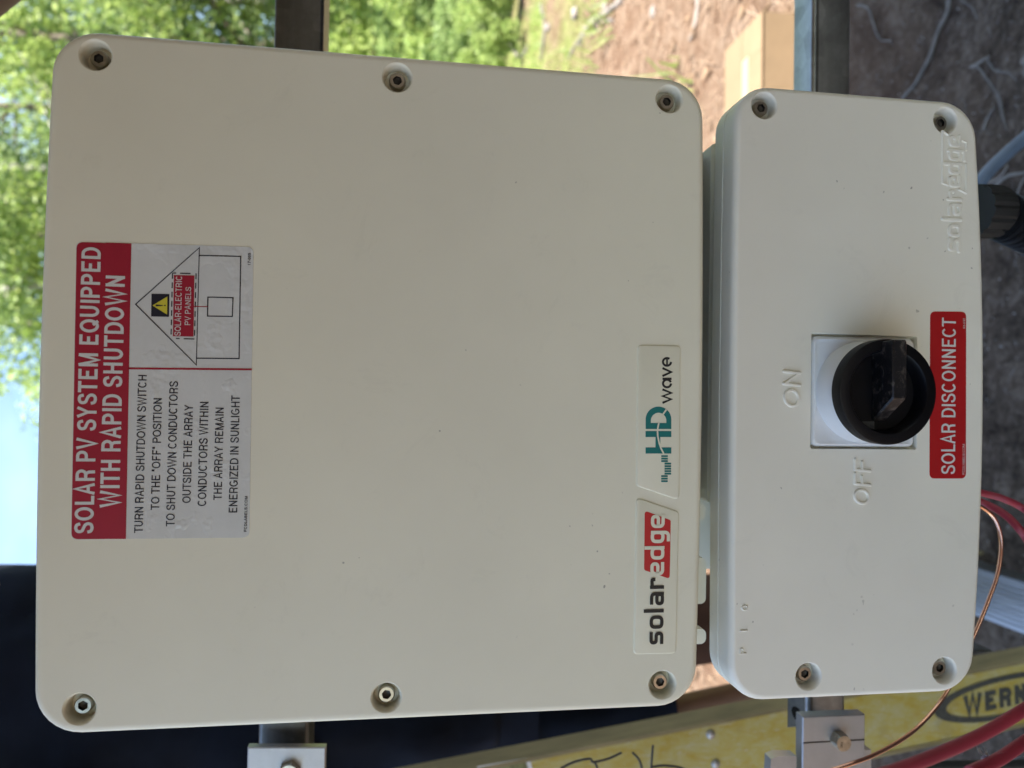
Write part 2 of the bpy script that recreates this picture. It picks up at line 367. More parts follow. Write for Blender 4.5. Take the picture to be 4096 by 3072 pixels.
def boolean(g, cutters, mat, name, parent, smooth=35):
    org = ORG[parent.name]
    def mk(gg):
        me = bpy.data.meshes.new('tmp'); me.from_pydata([tuple(Vector(v) - org) for v in gg.v], [], gg.f); me.validate()
        bm = bmesh.new(); bm.from_mesh(me); bmesh.ops.recalc_face_normals(bm, faces=bm.faces); bm.to_mesh(me); bm.free()
        o = bpy.data.objects.new('tmp', me); col.objects.link(o); return o
    base = mk(g); cut = mk(cutters)
    md = base.modifiers.new('b', 'BOOLEAN'); md.object = cut; md.operation = 'DIFFERENCE'; md.solver = 'EXACT'
    bpy.context.view_layer.update(); dg = bpy.context.evaluated_depsgraph_get()
    me = bpy.data.meshes.new_from_object(base.evaluated_get(dg))
    bpy.data.objects.remove(base); bpy.data.objects.remove(cut)
    me.materials.clear(); me.materials.append(mat); me.name = name
    me.polygons.foreach_set('use_smooth', [True] * len(me.polygons)); me.set_sharp_from_angle(angle=math.radians(smooth))
    o = bpy.data.objects.new(name, me); col.objects.link(o)
    wn_ = o.modifiers.new('w', 'WEIGHTED_NORMAL'); wn_.keep_sharp = True; wn_.weight = 100
    bpy.context.view_layer.update(); dg = bpy.context.evaluated_depsgraph_get()
    m2 = bpy.data.meshes.new_from_object(o.evaluated_get(dg)); o.modifiers.clear(); o.data = m2; m2.name = name
    o.parent = parent; ORG[o.name] = org; return o

# lettering: a plain grotesque drawn as strokes (u, v run over the letter box; -1 / 2 reach its very edge)
def arcp(cx, cy, rx, ry, a0, a1, n=14): return [(cx + rx * math.cos(math.radians(a0 + (a1 - a0) * k / n)), cy + ry * math.sin(math.radians(a0 + (a1 - a0) * k / n))) for k in range(n + 1)]
def sm(P, n=4):
    q = spline([Vector((a, b, 0)) for a, b in P], n); return [(p.x, p.y) for p in q]
O_ = (arcp(.5, .5, .5, .5, 0, 345, 23), True)
S_ = (sm([(.96, .73), (.84, .94), (.5, 1), (.16, .93), (.05, .76), (.17, .60), (.5, .52), (.84, .42), (.99, .25), (.86, .06), (.5, 0), (.12, .07), (0, .28)]), False)
BOWL = [(0, 1), (.55, 1)] + arcp(.55, .735, .45, .265, 90, -90, 10)[1:-1] + [(.55, .47), (0, .47)]
GL = {  # advance, ink width, left bearing (in cap heights), strokes
 'A': (.93, .89, .02, [([(.02, -1), (.5, 2), (.98, -1)], False), ([(.2, .3), (.8, .3)], False)]),
 'B': (.93, .74, .11, [([(0, 0), (0, 1), (.5, 1)] + arcp(.5, .77, .42, .23, 90, -90, 8)[1:-1] + [(.5, .54), (0, .54)], False), ([(0, .54), (.55, .54)] + arcp(.55, .27, .45, .27, 90, -90, 8)[1:-1] + [(.55, 0), (0, 0)], False)]),
 'C': (1.0, .88, .06, [(arcp(.5, .5, .5, .5, 42, 318, 20), False)]),
 'D': (1.0, .84, .11, [([(0, 0), (0, 1), (.42, 1)] + arcp(.42, .5, .58, .5, 90, -90, 14)[1:-1] + [(.42, 0)], True)]),
 'E': (.93, .73, .12, [([(2, 1), (0, 1), (0, 0), (2, 0)], False), ([(0, .53), (.94, .53)], False)]),
 'F': (.85, .68, .12, [([(2, 1), (0, 1), (0, -1)], False), ([(0, .50), (.9, .50)], False)]),
 'G': (1.08, .92, .06, [(arcp(.5, .5, .5, .5, 45, 330, 20) + [(1, .12), (1, .44), (.56, .44)], False)]),
 'H': (1.0, .78, .11, [([(0, -1), (0, 2)], False), ([(1, -1), (1, 2)], False), ([(0, .53), (1, .53)], False)]),
 'I': (.39, .14, .12, [([(.5, -1), (.5, 2)], False)]),
 'L': (.77, .64, .11, [([(0, 2), (0, 0), (2, 0)], False)]),
 'M': (1.16, .94, .11, [([(0, -1), (0, 2)], False), ([(1, -1), (1, 2)], False), ([(0, 2), (.5, -1), (1, 2)], False)]),
 'N': (1.0, .78, .11, [([(0, -1), (0, 2)], False), ([(1, -1), (1, 2)], False), ([(0, 1), (1, 0)], False)]),
 'O': (1.08, .96, .06, [O_]), '0': (.77, .62, .07, [O_]),
 'P': (.93, .77, .11, [([(0, -1), (0, 2)], False), (BOWL, False)]),
 'Q': (1.08, .96, .06, [O_, ([(.6, .28), (1.0, -.04)], False)]),
 'R': (1.0, .82, .11, [([(0, -1), (0, 2)], False), (BOWL, False), ([(.5, .47), (.72, .44), (.86, .3), (.9, -1)], False)]),
 'S': (.93, .82, .06, [S_]),
 'T': (.85, .81, .02, [([(-1, 1), (2, 1)], False), ([(.5, 1), (.5, -1)], False)]),
 'U': (1.0, .79, .11, [([(0, 2), (0, .42)] + arcp(.5, .38, .5, .38, 180, 360, 12) + [(1, 2)], False)]),
 'V': (.93, .89, .02, [([(.02, 2), (.5, -1), (.98, 2)], False)]),
 'W': (1.31, 1.27, .02, [([(.01, 2), (.26, -1), (.5, 2), (.74, -1), (.99, 2)], False)]),
 'Y': (.93, .89, .02, [([(.02, 2), (.5, .42), (.98, 2)], False), ([(.5, .44), (.5, -1)], False)]),
 'Z': (.85, .76, .04, [([(-1, 1), (1, 1), (0, 0), (2, 0)], False)]),
 '1': (.77, .34, .14, [([(0, .74), (.8, .8), (1, 2)], False), ([(1, 2), (1, -1)], False)]),
 '2': (.77, .64, .06, [(sm([(0, .7), (.12, .93), (.5, 1), (.88, .92), (.98, .72), (.8, .48), (.3, .22), (.02, 0)]), False), ([(0, 0), (2, 0)], False)]),
 '3': (.77, .64, .06, [(sm([(.02, .76), (.15, .94), (.5, 1), (.86, .93), (.95, .76), (.8, .57), (.4, .54)]), False), (sm([(.4, .54), (.85, .47), (1, .27), (.85, .06), (.5, 0), (.12, .07), (0, .28)]), False)]),
 '4': (.77, .68, .04, [([(.76, -1), (.76, 1), (.02, .26), (2, .26)], False)]),
 '5': (.77, .64, .06, [([(.92, 1), (.16, 1), (.06, .5)], False), (sm([(.06, .5), (.3, .62), (.6, .64), (.92, .52), (1, .32), (.88, .08), (.5, 0), (.12, .06), (0, .26)]), False)]),
 '7': (.77, .66, .06, [([(-1, 1), (1, 1), (.5, .5), (.3, -1)], False)]),
 '-': (.46, .34, .06, [([(-1, .36), (2, .36)], False)]), '.': (.39, .14, .12, [([(.5, 0), (.5, -1)], False), ([(.5, 0), (.5, .06)], False)]),
 '\u201c': (.46, .30, .06, [([(.1, .72), (.22, 2)], False), ([(.8, .72), (.92, 2)], False)]), '\u201d': (.46, .30, .06, [([(.1, .72), (.22, 2)], False), ([(.8, .72), (.92, 2)], False)]),
 ' ': (.39, 0, 0, []),
}
ESC = [0]
def text(g, s, X0, X1, Z0, cap, y, sw=.13, relief=0.0, shear=0.0, tr0=None):
    """print s from X0 to X1 on baseline Z0 with cap height cap on the plane y; sw = stroke / cap height"""
    tot = sum(GL[c][0] for c in s) - GL[s[0]][2] - (GL[s[-1]][0] - GL[s[-1]][1] - GL[s[-1]][2])
    kx = (X1 - X0) / tot; x = X0 - GL[s[0]][2] * kx; w_ = sw * cap
    for c in s:
        adv, ink, lb, sts = GL[c]; W = max(ink * kx - w_, 0); ox = x + lb * kx + w_ / 2; Hh = cap - w_
        def mp_(p):
            u, v = p
            X = ox - w_ / 2 if u == -1 else ox + W + w_ / 2 if u == 2 else ox + u * W
            Z = 0 if v == -1 else cap if v == 2 else w_ / 2 + v * Hh
            return (X + shear * Z, Z)
        for P, cl in sts:
            ESC[0] = (ESC[0] + 1) % 4
            f_ = (lambda q: (q[0], q[1] + Z0)) if tr0 is None else (lambda q: tr0((q[0], q[1] + Z0)))
            stroke(g, [mp_(p) for p in P], w_, f_, closed=cl, relief=relief, y=y - ESC[0] * 3e-5)
        x += adv * kx
def tline(g, s, o, sc_, xt0, xb0, yl, xt1, xb1, yr, y, **k):
    """text line measured in a zoomed crop (origin o, scale sc_); left end (xt0 top, xb0 baseline, yl), right end likewise"""
    def q(x, yy): return at(o[0] + sc_ * x, o[1] + sc_ * yy, 0)
    a, b, c, d = q(xt0, yl), q(xb0, yl), q(xt1, yr), q(xb1, yr)
    text(g, s, (a.x + b.x) / 2, (c.x + d.x) / 2, (b.z + d.z) / 2, (a.z - b.z + c.z - d.z) / 2, y, **k)
class Emboss(G):
    """collects strokes and turns them into one smooth raised relief on the plane y"""
    def __init__(s): super().__init__(); s.st = []; s.relief = .001; s.y = 0
    def bake(s, step=.00022, bev=.00045):
        X = [p[0] for P, w_, c in s.st for p in P]; Z = [p[1] for P, w_, c in s.st for p in P]; m_ = max(w_ for P, w_, c in s.st)
        xs = np.arange(min(X) - m_, max(X) + m_, step); zs = np.arange(min(Z) - m_, max(Z) + m_, step)
        GX, GZ = np.meshgrid(xs, zs); F = np.full(GX.shape, -1.0)
        for P, w_, c in s.st:
            Q = list(P) + ([P[0]] if c else []); D = np.full(GX.shape, 9.0)
            for (ax_, az_), (bx_, bz_) in zip(Q, Q[1:]):
                dx, dz = bx_ - ax_, bz_ - az_; L2 = dx * dx + dz * dz + 1e-18
                t_ = np.clip(((GX - ax_) * dx + (GZ - az_) * dz) / L2, 0, 1)
                D = np.minimum(D, np.hypot(GX - ax_ - t_ * dx, GZ - az_ - t_ * dz))
            F = np.maximum(F, w_ / 2 - D)
        h = np.clip(F / bev + .5, 0, 1); h = h * h * (3 - 2 * h)
        V_ = [(x, s.y - .00002 - s.relief * hh, z) for x, z, hh in zip(GX.ravel(), GZ.ravel(), h.ravel())]
        nxx = len(xs); on = h > 0; fs = []
        for j in range(len(zs) - 1):
            for i in range(nxx - 1):
                if on[j, i] or on[j, i + 1] or on[j + 1, i] or on[j + 1, i + 1]: fs.append((j * nxx + i, j * nxx + i + 1, (j + 1) * nxx + i + 1, (j + 1) * nxx + i))
        us = sorted({i for f in fs for i in f}); mp = {v: k for k, v in enumerate(us)}
        s.mesh([V_[i] for i in us], [tuple(mp[i] for i in f) for f in fs]); return s
def fillet(P, r, closed=False, n=5):
    P = [Vector((p[0], p[1])) for p in P]; out = []; N = len(P)
    for i, p in enumerate(P):
        if not closed and i in (0, N - 1): out.append(p); continue
        a, b = P[i - 1], P[(i + 1) % N]; u, v = (a - p), (b - p); lu, lv = u.length, v.length
        u.normalize(); v.normalize(); ang = math.acos(max(-1, min(1, u.dot(v))))
        if ang > 3.0: out.append(p); continue
        d = min(r / math.tan(ang / 2), lu * .5, lv * .5); s, e = p + u * d, p + v * d
        for k in range(n + 1):
            t = k / n; out.append(s * (1 - t) ** 2 + p * 2 * t * (1 - t) + e * t * t)
    return out
def stroke(g, P, wd, tr, r=0.0, closed=False, relief=0.0, y=0.0, n=5):
    """polyline stroke of width wd; tr maps (u,v) to (X,Z); relief > 0 raises it with bevelled sides"""
    Q = fillet(P, r, closed, n) if r else [Vector(p) for p in P]
    if isinstance(g, Emboss):
        g.st.append(([tr(q) for q in Q], wd * math.dist(tr(Vector((1, 0))), tr(Vector((0, 0)))), closed)); g.relief = relief; return
    N = len(Q); offs = []
    for i, p in enumerate(Q):
        if closed: a, b = Q[i - 1], Q[(i + 1) % N]
        else: a, b = Q[max(i - 1, 0)], Q[min(i + 1, N - 1)]
        d1 = (p - a).normalized() if (p - a).length > 1e-9 else (b - p).normalized()
        d2 = (b - p).normalized() if (b - p).length > 1e-9 else d1
        t = (d1 + d2).normalized(); nn = Vector((-t.y, t.x)); mt = 1 / max(.5, nn.dot(Vector((-d1.y, d1.x))))
        offs.append(nn * mt)
    lay = [(.5, 0.0), (-.5, 0.0)] if not relief else [(.5, 0), (.38, 1), (-.38, 1), (-.5, 0)]
    v = []
    for p, o in zip(Q, offs):
        for s, hgt in lay:
            x, z = tr((p + o * wd * s)); v.append((x, y - relief * hgt, z))
    m = len(lay); f = []
    for i in range(N if closed else N - 1):
        j = (i + 1) % N
        for k in range(m - 1): f.append((i * m + k, i * m + k + 1, j * m + k + 1, j * m + k))
    if relief and not closed: f += [(3, 2, 1, 0), tuple((N - 1) * m + k for k in range(4))]
    g.mesh(v, f)
def poly(g, P, y, th=0.0):
    """flat polygon (X,Z) facing the camera at y, with thickness th behind it"""
    P = [(p[0], p[1]) for p in P]
    ar = sum(P[i - 1][0] * P[i][1] - P[i][0] * P[i - 1][1] for i in range(len(P)))
    if ar < 0: P = P[::-1]
    if not th: g.mesh([(x, y, z) for x, z in P], [tuple(range(len(P)))])
    else: g.loft([[Vector((x, y + th, z)) for x, z in P], [Vector((x, y, z)) for x, z in P]])

# ------------------------------------------------------------ the setting: ground
gx = np.concatenate([-np.geomspace(400, 6, 16), np.linspace(-5, 6, 130), np.geomspace(7, 400, 16)])
gy = np.concatenate([-np.geomspace(400, 4, 14), np.linspace(-3, 9, 140), np.geomspace(9.6, 400, 20)])
gv = []
for yy in gy:
    for xx in gx:
        z = 0
        if abs(xx) < 12 and -6 < yy < 20:
            z = .045 * noise.noise(Vector((xx * 1.3, yy * 1.3, 0))) + .016 * noise.noise(Vector((xx * 6, yy * 6, 3))) - .03
        gv.append((xx, yy, z))
nx = len(gx)
gf = [(j * nx + i, j * nx + i + 1, (j + 1) * nx + i + 1, (j + 1) * nx + i) for j in range(len(gy) - 1) for i in range(nx - 1)]
add('ground', gv, gf, M['ground'], smooth=180, kind='structure')

# ------------------------------------------------------------ the solar inverter
CX0, CX1 = -0.1796, 0.1904
def rel(zmm): return H + zmm / 1000
inv = thing('solar_inverter', (0.0054, 0.1, rel(-173)), 'large cream metal inverter cover with six recessed screws and a red and white warning sticker', 'inverter')
def cap_screw(name, parent, c, top, base, tw):
    g = G(); n = 24
    def ring(rf, y): return [Vector((c[0] + rf(2 * PI * k / n) * math.cos(2 * PI * k / n), y, c[2] + rf(2 * PI * k / n) * math.sin(2 * PI * k / n))) for k in range(n)]
    hexr = lambda a, R_=.00235: R_ / math.cos(((a + tw) % (PI / 3)) - PI / 6)
    g.loft([ring(lambda a: .0046, base), ring(lambda a: .0046, top + .0007), ring(lambda a: .0040, top), ring(hexr, top),
            ring(hexr, top + .0022), ring(lambda a: .0006, top + .0028)], cap0=False)
    o = g.add(name, M['steel'], parent, smooth=30)
    o.data.materials.append(M['dark_steel'])
    for p in o.data.polygons:
        if p.center.y + ORG[parent.name].y > top + .0009 and (Vector((p.center.x + ORG[parent.name].x - c[0], 0, p.center.z + ORG[parent.name].z - c[2]))).length < .003: p.material_index = 1
    return o
HOLE = [(.0093, -.001), (.0086, .0), (.0079, .0006), (.0074, .0018), (.0071, .005), (.0069, .0085)]
g = G()
g.loft([rrect(CX0 + d, CX1 - d, rel(-171) + d, rel(188.5) - d, .023 - d * .8, y, .0027, .0022) for d, y in
        ((.001, .030), (0, .028), (0, .0045), (.0006, .0022), (.0017, .0008), (.003, .0002), (.0045, 0))])
cut = G(); inv_holes = []
for px, py in ((382, 220), (1589, 310), (2677, 396), (318, 2836), (1545, 2790), (2650, 2739)):
    c = at(px, py); inv_holes.append(c); cut.loft(revolve(c, HOLE, 40))
front = boolean(g, cut, M['cover'], 'front_cover', inv)
for i, c in enumerate(inv_holes): cap_screw('screw', inv, c + Vector((.0, 0, 0)), .0040, .0086, i * .7)
g = G(); g.loft([rrect(CX0 + .007, CX1 - .007, rel(-164), rel(183), .018, y, .002, .002) for y in (.0302, .105)])
g.add('housing', M['cover'], inv, smooth=35)
for k in range(27):                                   # cooling fins behind the housing
    x = CX0 + .018 + k * .0129
    g = G(); g.box((x, .1055, rel(-158)), (x + .003, .150, rel(178))); g.add('cooling_fin', M['alu'], inv)
for (ya, yb, xr) in ((2014, 2080, 2823), (2230, 2415, 2824), (2515, 2575, 2824)):      # tabs along the bottom edge
    a, b = at(xr, ya, .032), at(xr, yb, .032)
    g = G(); g.loft([rrect(b.x, a.x, (a.z + b.z) / 2, rel(-150), .0035, y) for y in (.040, .032)])
    g.add('tab', M['lower'], inv, smooth=35)

# ------------------------------------------------------------ warning sticker on the inverter
Zo, Zs = (200, 900), .81372
def z10(x, y): p = at(Zo[0] + Zs * x, Zo[1] + Zs * y); return (p.x, p.z)
def quad_r(P, r, n=6): return fillet(P, r, True, n)
st = G(); poly(st, quad_r([z10(104, 1546), z10(130, 82), z10(1001, 108), z10(980, 1536)], .0035), -.0002, .00018)
sticker = st.add('warning_sticker', M['sticker'], inv); sticker['label'] = 'red and white rapid shutdown warning sticker'
b = G(); P4 = quad_r([z10(106, 1544), z10(132, 84), z10(401, 92), z10(374, 1543)], .0035)
# square off the two inner corners of the band
P4 = fillet([z10(106, 1544), z10(132, 84)], 0) if False else P4
poly(b, [z10(374, 1543), z10(376, 1543)] and (quad_r([z10(106, 1544), z10(132, 84), z10(330, 90), z10(300, 1543)], .0035)), -.00028)
poly(b, [z10(250, 1542.5), z10(276, 87), z10(401, 91.5), z10(374, 1543)], -.00034)
b.add('red_band', M['red'], sticker)
t = G(); tline(t, 'SOLAR PV SYSTEM EQUIPPED', Zo, Zs, 128, 222, 1516, 150, 246, 110, -.00042, sw=.165); t.add('lettering', M['print_white'], sticker)
t = G(); tline(t, 'WITH RAPID SHUTDOWN', Zo, Zs, 252, 348, 1390, 270, 364, 250, -.00042, sw=.165)
t.add('lettering', M['print_white'], sticker)
for s, a in (('TURN RAPID SHUTDOWN SWITCH', (418, 461, 1513, 431, 473, 738)), ('TO THE \u201cOFF\u201d POSITION', (498, 541, 1400, 508, 549, 852)),
             ('TO SHUT DOWN CONDUCTORS', (574, 617, 1481, 585, 627, 768)), ('OUTSIDE THE ARRAY', (652, 694, 1366, 661, 702, 884)),
             ('CONDUCTORS WITHIN', (728, 771, 1381, 736, 778, 870)), ('THE ARRAY REMAIN', (806, 847, 1352, 813, 853, 898)),
             ('ENERGIZED IN SUNLIGHT', (880, 923, 1413, 891, 932, 838))):
    t = G(); tline(t, s, Zo, Zs, *a, -.00034, sw=.135); t.add('lettering', M['ink'], sticker)
t = G(); tline(t, 'FCDLABELS.COM', Zo, Zs, 955, 969, 1507, 957, 971, 1333, -.00034, sw=.19); t.add('lettering', M['ink'], sticker)
t = G(); tline(t, '17-005', Zo, Zs, 973, 987, 199, 974, 988, 138, -.00034, sw=.19)
t.add('lettering', M['ink'], sticker)
idt = lambda p: (p[0], p[1])
LW = .00058
g = G(); stroke(g, [z10(386, 705), z10(993, 710)], .00105, idt, y=-.00034); g.add('red_divider', M['red'], sticker)
g = G(); stroke(g, [z10(700, 401), z10(776, 402)], LW * .8, idt, y=-.00044)
g.add('red_leader', M['red'], sticker)
g = G()
stroke(g, [z10(422, 390), z10(735, 112), z10(720, 688)], LW, idt, closed=True, y=-.00034)
stroke(g, [z10(733, 150), z10(938, 155), z10(930, 657), z10(723, 655)], LW, idt, y=-.00034)
stroke(g, [z10(777, 355), z10(900, 358), z10(897, 450), z10(775, 448)], LW, idt, closed=True, y=-.00034)
for (x0, y0, x1, y1) in ((603, 237, 596, 556), (719, 238, 711, 562)):
    for k in range(7):
        a, b_ = k / 7, (k + .62) / 7
        stroke(g, [z10(x0 + (x1 - x0) * a, y0 + (y1 - y0) * a), z10(x0 + (x1 - x0) * b_, y0 + (y1 - y0) * b_)], LW, idt, y=-.00036)
for (x0, y0, x1, y1) in ((603, 237, 692, 239), (620, 558, 711, 561)):
    for a, b_ in ((0, .2), (.42, 1)):
        stroke(g, [z10(x0 + (x1 - x0) * a, y0 + (y1 - y0) * a), z10(x0 + (x1 - x0) * b_, y0 + (y1 - y0) * b_)], LW, idt, y=-.00036)
poly(g, [z10(498, 450), z10(500, 338), z10(588, 340), z10(586, 452)], -.00034)
g.add('house_drawing', M['ink'], sticker)
g = G(); poly(g, [z10(505, 396), z10(578, 352), z10(577, 441)], -.00042); g.add('warning_triangle', M['yellow'], sticker)
g = G(); poly(g, [z10(521, 401), z10(521, 391), z10(556, 394), z10(556, 398)], -.0005); poly(g, [z10(562, 399), z10(562, 393), z10(570, 393), z10(570, 399)], -.0005)
g.add('exclamation_mark', M['ink'], sticker)
g = G(); poly(g, [z10(605, 547), z10(610, 247), z10(711, 249), z10(706, 549)], -.0004); g.add('red_patch', M['red'], sticker)
t = G(); tline(t, 'SOLAR-ELECTRIC', Zo, Zs, 614, 645, 545, 619, 650, 251, -.00048); tline(t, 'PV PANELS', Zo, Zs, 664, 692, 492, 667, 695, 305, -.00048)
t.add('lettering', M['print_white'], sticker)

# ------------------------------------------------------------ the two raised badges with logos
LOGO = {
    's': (.90, [([(.88, .875), (.125, .875), (.125, .52), (.775, .52), (.775, .125), (.02, .125)], False)]),
    'o': (.93, [([(.125, .125), (.805, .125), (.805, .875), (.125, .875)], True)]),
    'l': (.25, [([(.125, 0), (.125, 1.42)], False)]),
    'a': (.93, [([(.06, .875), (.805, .875), (.805, 0)], False), ([(.125, .11), (.76, .11), (.76, .50), (.125, .50)], True)]),
    'r': (.78, [([(.125, 0), (.125, 1.0)], False), ([(.125, .83), (.66, .875), (.66, .62)], False)]),
    'e': (.95, [([(.2, .46), (.80, .46), (.80, .875), (.125, .875), (.125, .125), (.92, .125)], False)]),
    'd': (.95, [([(.125, .125), (.80, .125), (.80, .875), (.125, .875)], True), ([(.82, 0), (.82, 1.42)], False)]),
    'g': (.92, [([(.125, .125), (.78, .125), (.78, .875), (.125, .875)], True), ([(.78, .98), (.78, -.27), (.12, -.27)], False)]),
}
def logo(g, word, starts, tr, y, wd=.235, relief=0.0):
    """starts: list of (u0, u1) for each letter in x-heights"""
    for ch, (u0, u1) in zip(word, starts):
        W_, strokes = LOGO[ch]; k = (u1 - u0) / W_
        for P, cl in strokes:
            ESC[0] = (ESC[0] + 1) % 4
            stroke(g, [(u0 + px_ * k, pz) for px_, pz in P], wd, tr, r=.27 if ch != 'l' else 0, closed=cl, relief=relief, y=y - ESC[0] * 3e-5, n=5)
o6, s6 = (2400, 1300), .84388
oA, sA = (2500, 1980), .42194
def zA(x, y): p = at(oA[0] + sA * x, oA[1] + sA * y); return (p.x, p.z)
oB, sB = (2500, 1350), .42194
def zB(x, y): p = at(oB[0] + sB * x, oB[1] + sB * y); return (p.x, p.z)
def badge(P, name, label):
    f_ = quad_r(P, .0028); cx = sum(p[0] for p in f_) / len(f_); cz = sum(p[1] for p in f_) / len(f_)
    ar = sum(f_[i - 1][0] * f_[i][1] - f_[i][0] * f_[i - 1][1] for i in range(len(f_)))
    if ar < 0: f_ = f_[::-1]
    def ins(d):
        out = []
        for i, p in enumerate(f_):
            tt = (f_[(i + 1) % len(f_)] - f_[i - 1]).normalized(); out.append(p + Vector((-tt.y, tt.x)) * d)
        return out
    gg = G(); gg.loft([[Vector((p.x, yy, p.y)) for p in ins(d)] for d, yy in ((-.0003, .0006), (0, -.0004), (.0003, -.0007), (.0007, -.0008))])
    o = gg.add(name, M['badge'], inv, smooth=35); o['label'] = label; return o
bA = badge([zA(80, 1508), zA(103, 20), zA(508, 158), zA(482, 1498)], 'badge', 'raised badge with black and red logo lettering')
bB = badge([zB(105, 1405), zB(118, 72), zB(524, 78), zB(512, 1542)], 'badge', 'raised badge with teal and grey logo')
yb = -.0009
# lettering frame of badge A: u to the right in x-heights, v up
xh = (Vector(zA(222, 1350)) - Vector(zA(355, 1350))).length
OA = Vector(zA(357, 1408)); UA = (Vector(zA(372, 180)) - OA); UA.normalize(); VA = Vector((-UA.y, UA.x))
trA = lambda p: tuple(OA + UA * (p[0] * xh) + VA * (p[1] * xh))
def uA(y): return (Vector(zA(360, y)) - OA).dot(UA) / xh
t = G(); logo(t, 'solar', [(uA(1408), uA(1288)), (uA(1262), uA(1135)), (uA(1108), uA(1075)), (uA(1040), uA(913)), (uA(885), uA(778))], trA, yb - .00025)
t.add('lettering', M['logo_black'], bA)
g = G(); poly(g, quad_r([zA(176, 708), zA(182, 146), zA(429, 236), zA(419, 792)], .0016), yb); g.add('red_flag', M['logo_red'], bA)
t = G(); logo(t, 'edge', [(uA(758), uA(627)), (uA(608), uA(478)), (uA(452), uA(333)), (uA(310), uA(180))], trA, yb - .0002)
t.add('lettering', M['badge'], bA)
# badge B
g = G()
poly(g, [zB(190, 1099), zB(190, 1041), zB(434, 1041), zB(434, 1099)], yb); poly(g, [zB(190, 943), zB(190, 886), zB(434, 886), zB(434, 943)], yb)
poly(g, [zB(284, 1042), zB(284, 942), zB(330, 942), zB(330, 1042)], yb)
# the D: outer and inner outlines
out, inn = [], []
for k in range(25):
    a = PI * k / 24
    out.append(zB(312.5 - 121.5 * math.cos(a), 775 - 120 * math.sin(a))); inn.append(zB(313.5 - 73 * math.cos(a), 788 - 75 * math.sin(a)))
out = [zB(191, 867)] + out + [zB(434, 867)]; inn = [zB(240, 810)] + inn + [zB(387, 810)]
n_ = len(out); vv = [(p[0], yb, p[1]) for p in out] + [(p[0], yb, p[1]) for p in inn]
g.mesh(vv, [(i, n_ + i, n_ + i + 1, i + 1) for i in range(n_ - 1)] + [(0, n_ - 1, 2 * n_ - 1, n_)])
for x0, x1, ys in ((339, 401, (1115, 1139, 1162)), (370, 432, (1186, 1210, 1234, 1257, 1281)), (338, 400, (1304, 1328, 1352))):
    for y_ in ys: poly(g, [zB(x0, y_), zB(x1, y_), zB(x1, y_ + 17), zB(x0, y_ + 17)], yb)
g.add('lettering', M['teal'], bB)
g = G()
stroke(g, [zB(*p) for p in ((362, 1102), (335, 1050), (318, 1000), (304, 930), (302, 880), (308, 840), (316, 806))], .00095, idt, r=.004, y=yb - .0002)
stroke(g, [zB(354, 728), zB(386, 682)], .0010, idt, y=yb - .0002)
g.add('wave_line', M['badge'], bB)
t = G(); wd = .0013
def circ(cx, cy, rx, ry, a0, a1, n=20): return [zB(cx + rx * math.cos(math.radians(a0 + (a1 - a0) * k / n)), cy + ry * math.sin(math.radians(a0 + (a1 - a0) * k / n))) for k in range(n + 1)]
stroke(t, [zB(350, 620), zB(432, 585), zB(352, 556), zB(434, 526), zB(350, 492)], wd, idt, y=yb)
stroke(t, circ(393, 436, 38, 36, 0, 342, 22), wd, idt, closed=False, y=yb); stroke(t, [zB(350, 392), zB(436, 392)], wd, idt, y=yb - 4e-5)
stroke(t, [zB(350, 366), zB(432, 328), zB(350, 290)], wd, idt, y=yb)
stroke(t, circ(393, 232, 38, 36, -35, -325, 20)[::-1] if False else circ(393, 232, 38, 36, -52, -360, 22), wd, idt, y=yb); stroke(t, [zB(393, 268), zB(393, 197)], wd * .85, idt, y=yb - 4e-5)
t.add('lettering', M['logo_black'], bB)

# ------------------------------------------------------------ the disconnect box below
zt = at(2847, 1500, .029).z - .0008
SPZ_ = zt
dbx = thing('disconnect_box', (0.0054, .06, rel(-358)), 'smaller cream disconnect box with black rotary switch and red sticker', 'switch box')
g = G()
g.loft([rrect(-.1786 + d, CX1 - d, rel(-351) + d, zt - dt, .0215 - d * .5, y, .001, .0078) for d, dt, y in
    [(.001, .001, .0295), (0, 0, .0288), (0, 0, .0172), (.0004, .0005, .0168), (.0004, .0005, .0162), (0, .0001, .0158), (0, .0003, .0060)] + [(.0040 * (1 - math.cos(math.radians(a))), .0003 + .0036 * (1 - math.cos(math.radians(a))), .0050 * (1 - math.sin(math.radians(a)))) for a in (15, 30, 45, 60, 75, 90)]])
cut = G(); dh = []
for px, py in ((3057, 422), (3782, 482), (3234, 2706), (3778, 2682)):
    c = at(px, py); dh.append(c); cut.loft(revolve(c, HOLE, 40))
def zK(x, y): return at(3000 + .60288 * x, 1100 + .60288 * y)
ka, kb = zK(410, 388), zK(1104, 1157)
KX0, KX1, KZ0, KZ1 = kb.x, ka.x, kb.z, ka.z
cut.loft([rrect(KX0 - e, KX1 + e, KZ0 - e, KZ1 + e, .0012 + e, y) for e, y in ((.0008, -.001), (.0002, .0002), (0, .0008), (0, .0062))])
dcov = boolean(g, cut, M['lower'], 'front_cover', dbx)
for i, c in enumerate(dh): cap_screw('screw', dbx, c, .0040, .0086, i * .9 + .3)
g = G(); g.loft([rrect(-.170, CX1 - .009, rel(-344), zt - dz_, .016, y, .001, .006) for y, dz_ in ((.0296, .013), (.045, .014), (.075, .032), (.130, .055))]); g.add('housing', M['lower'], dbx, smooth=35)
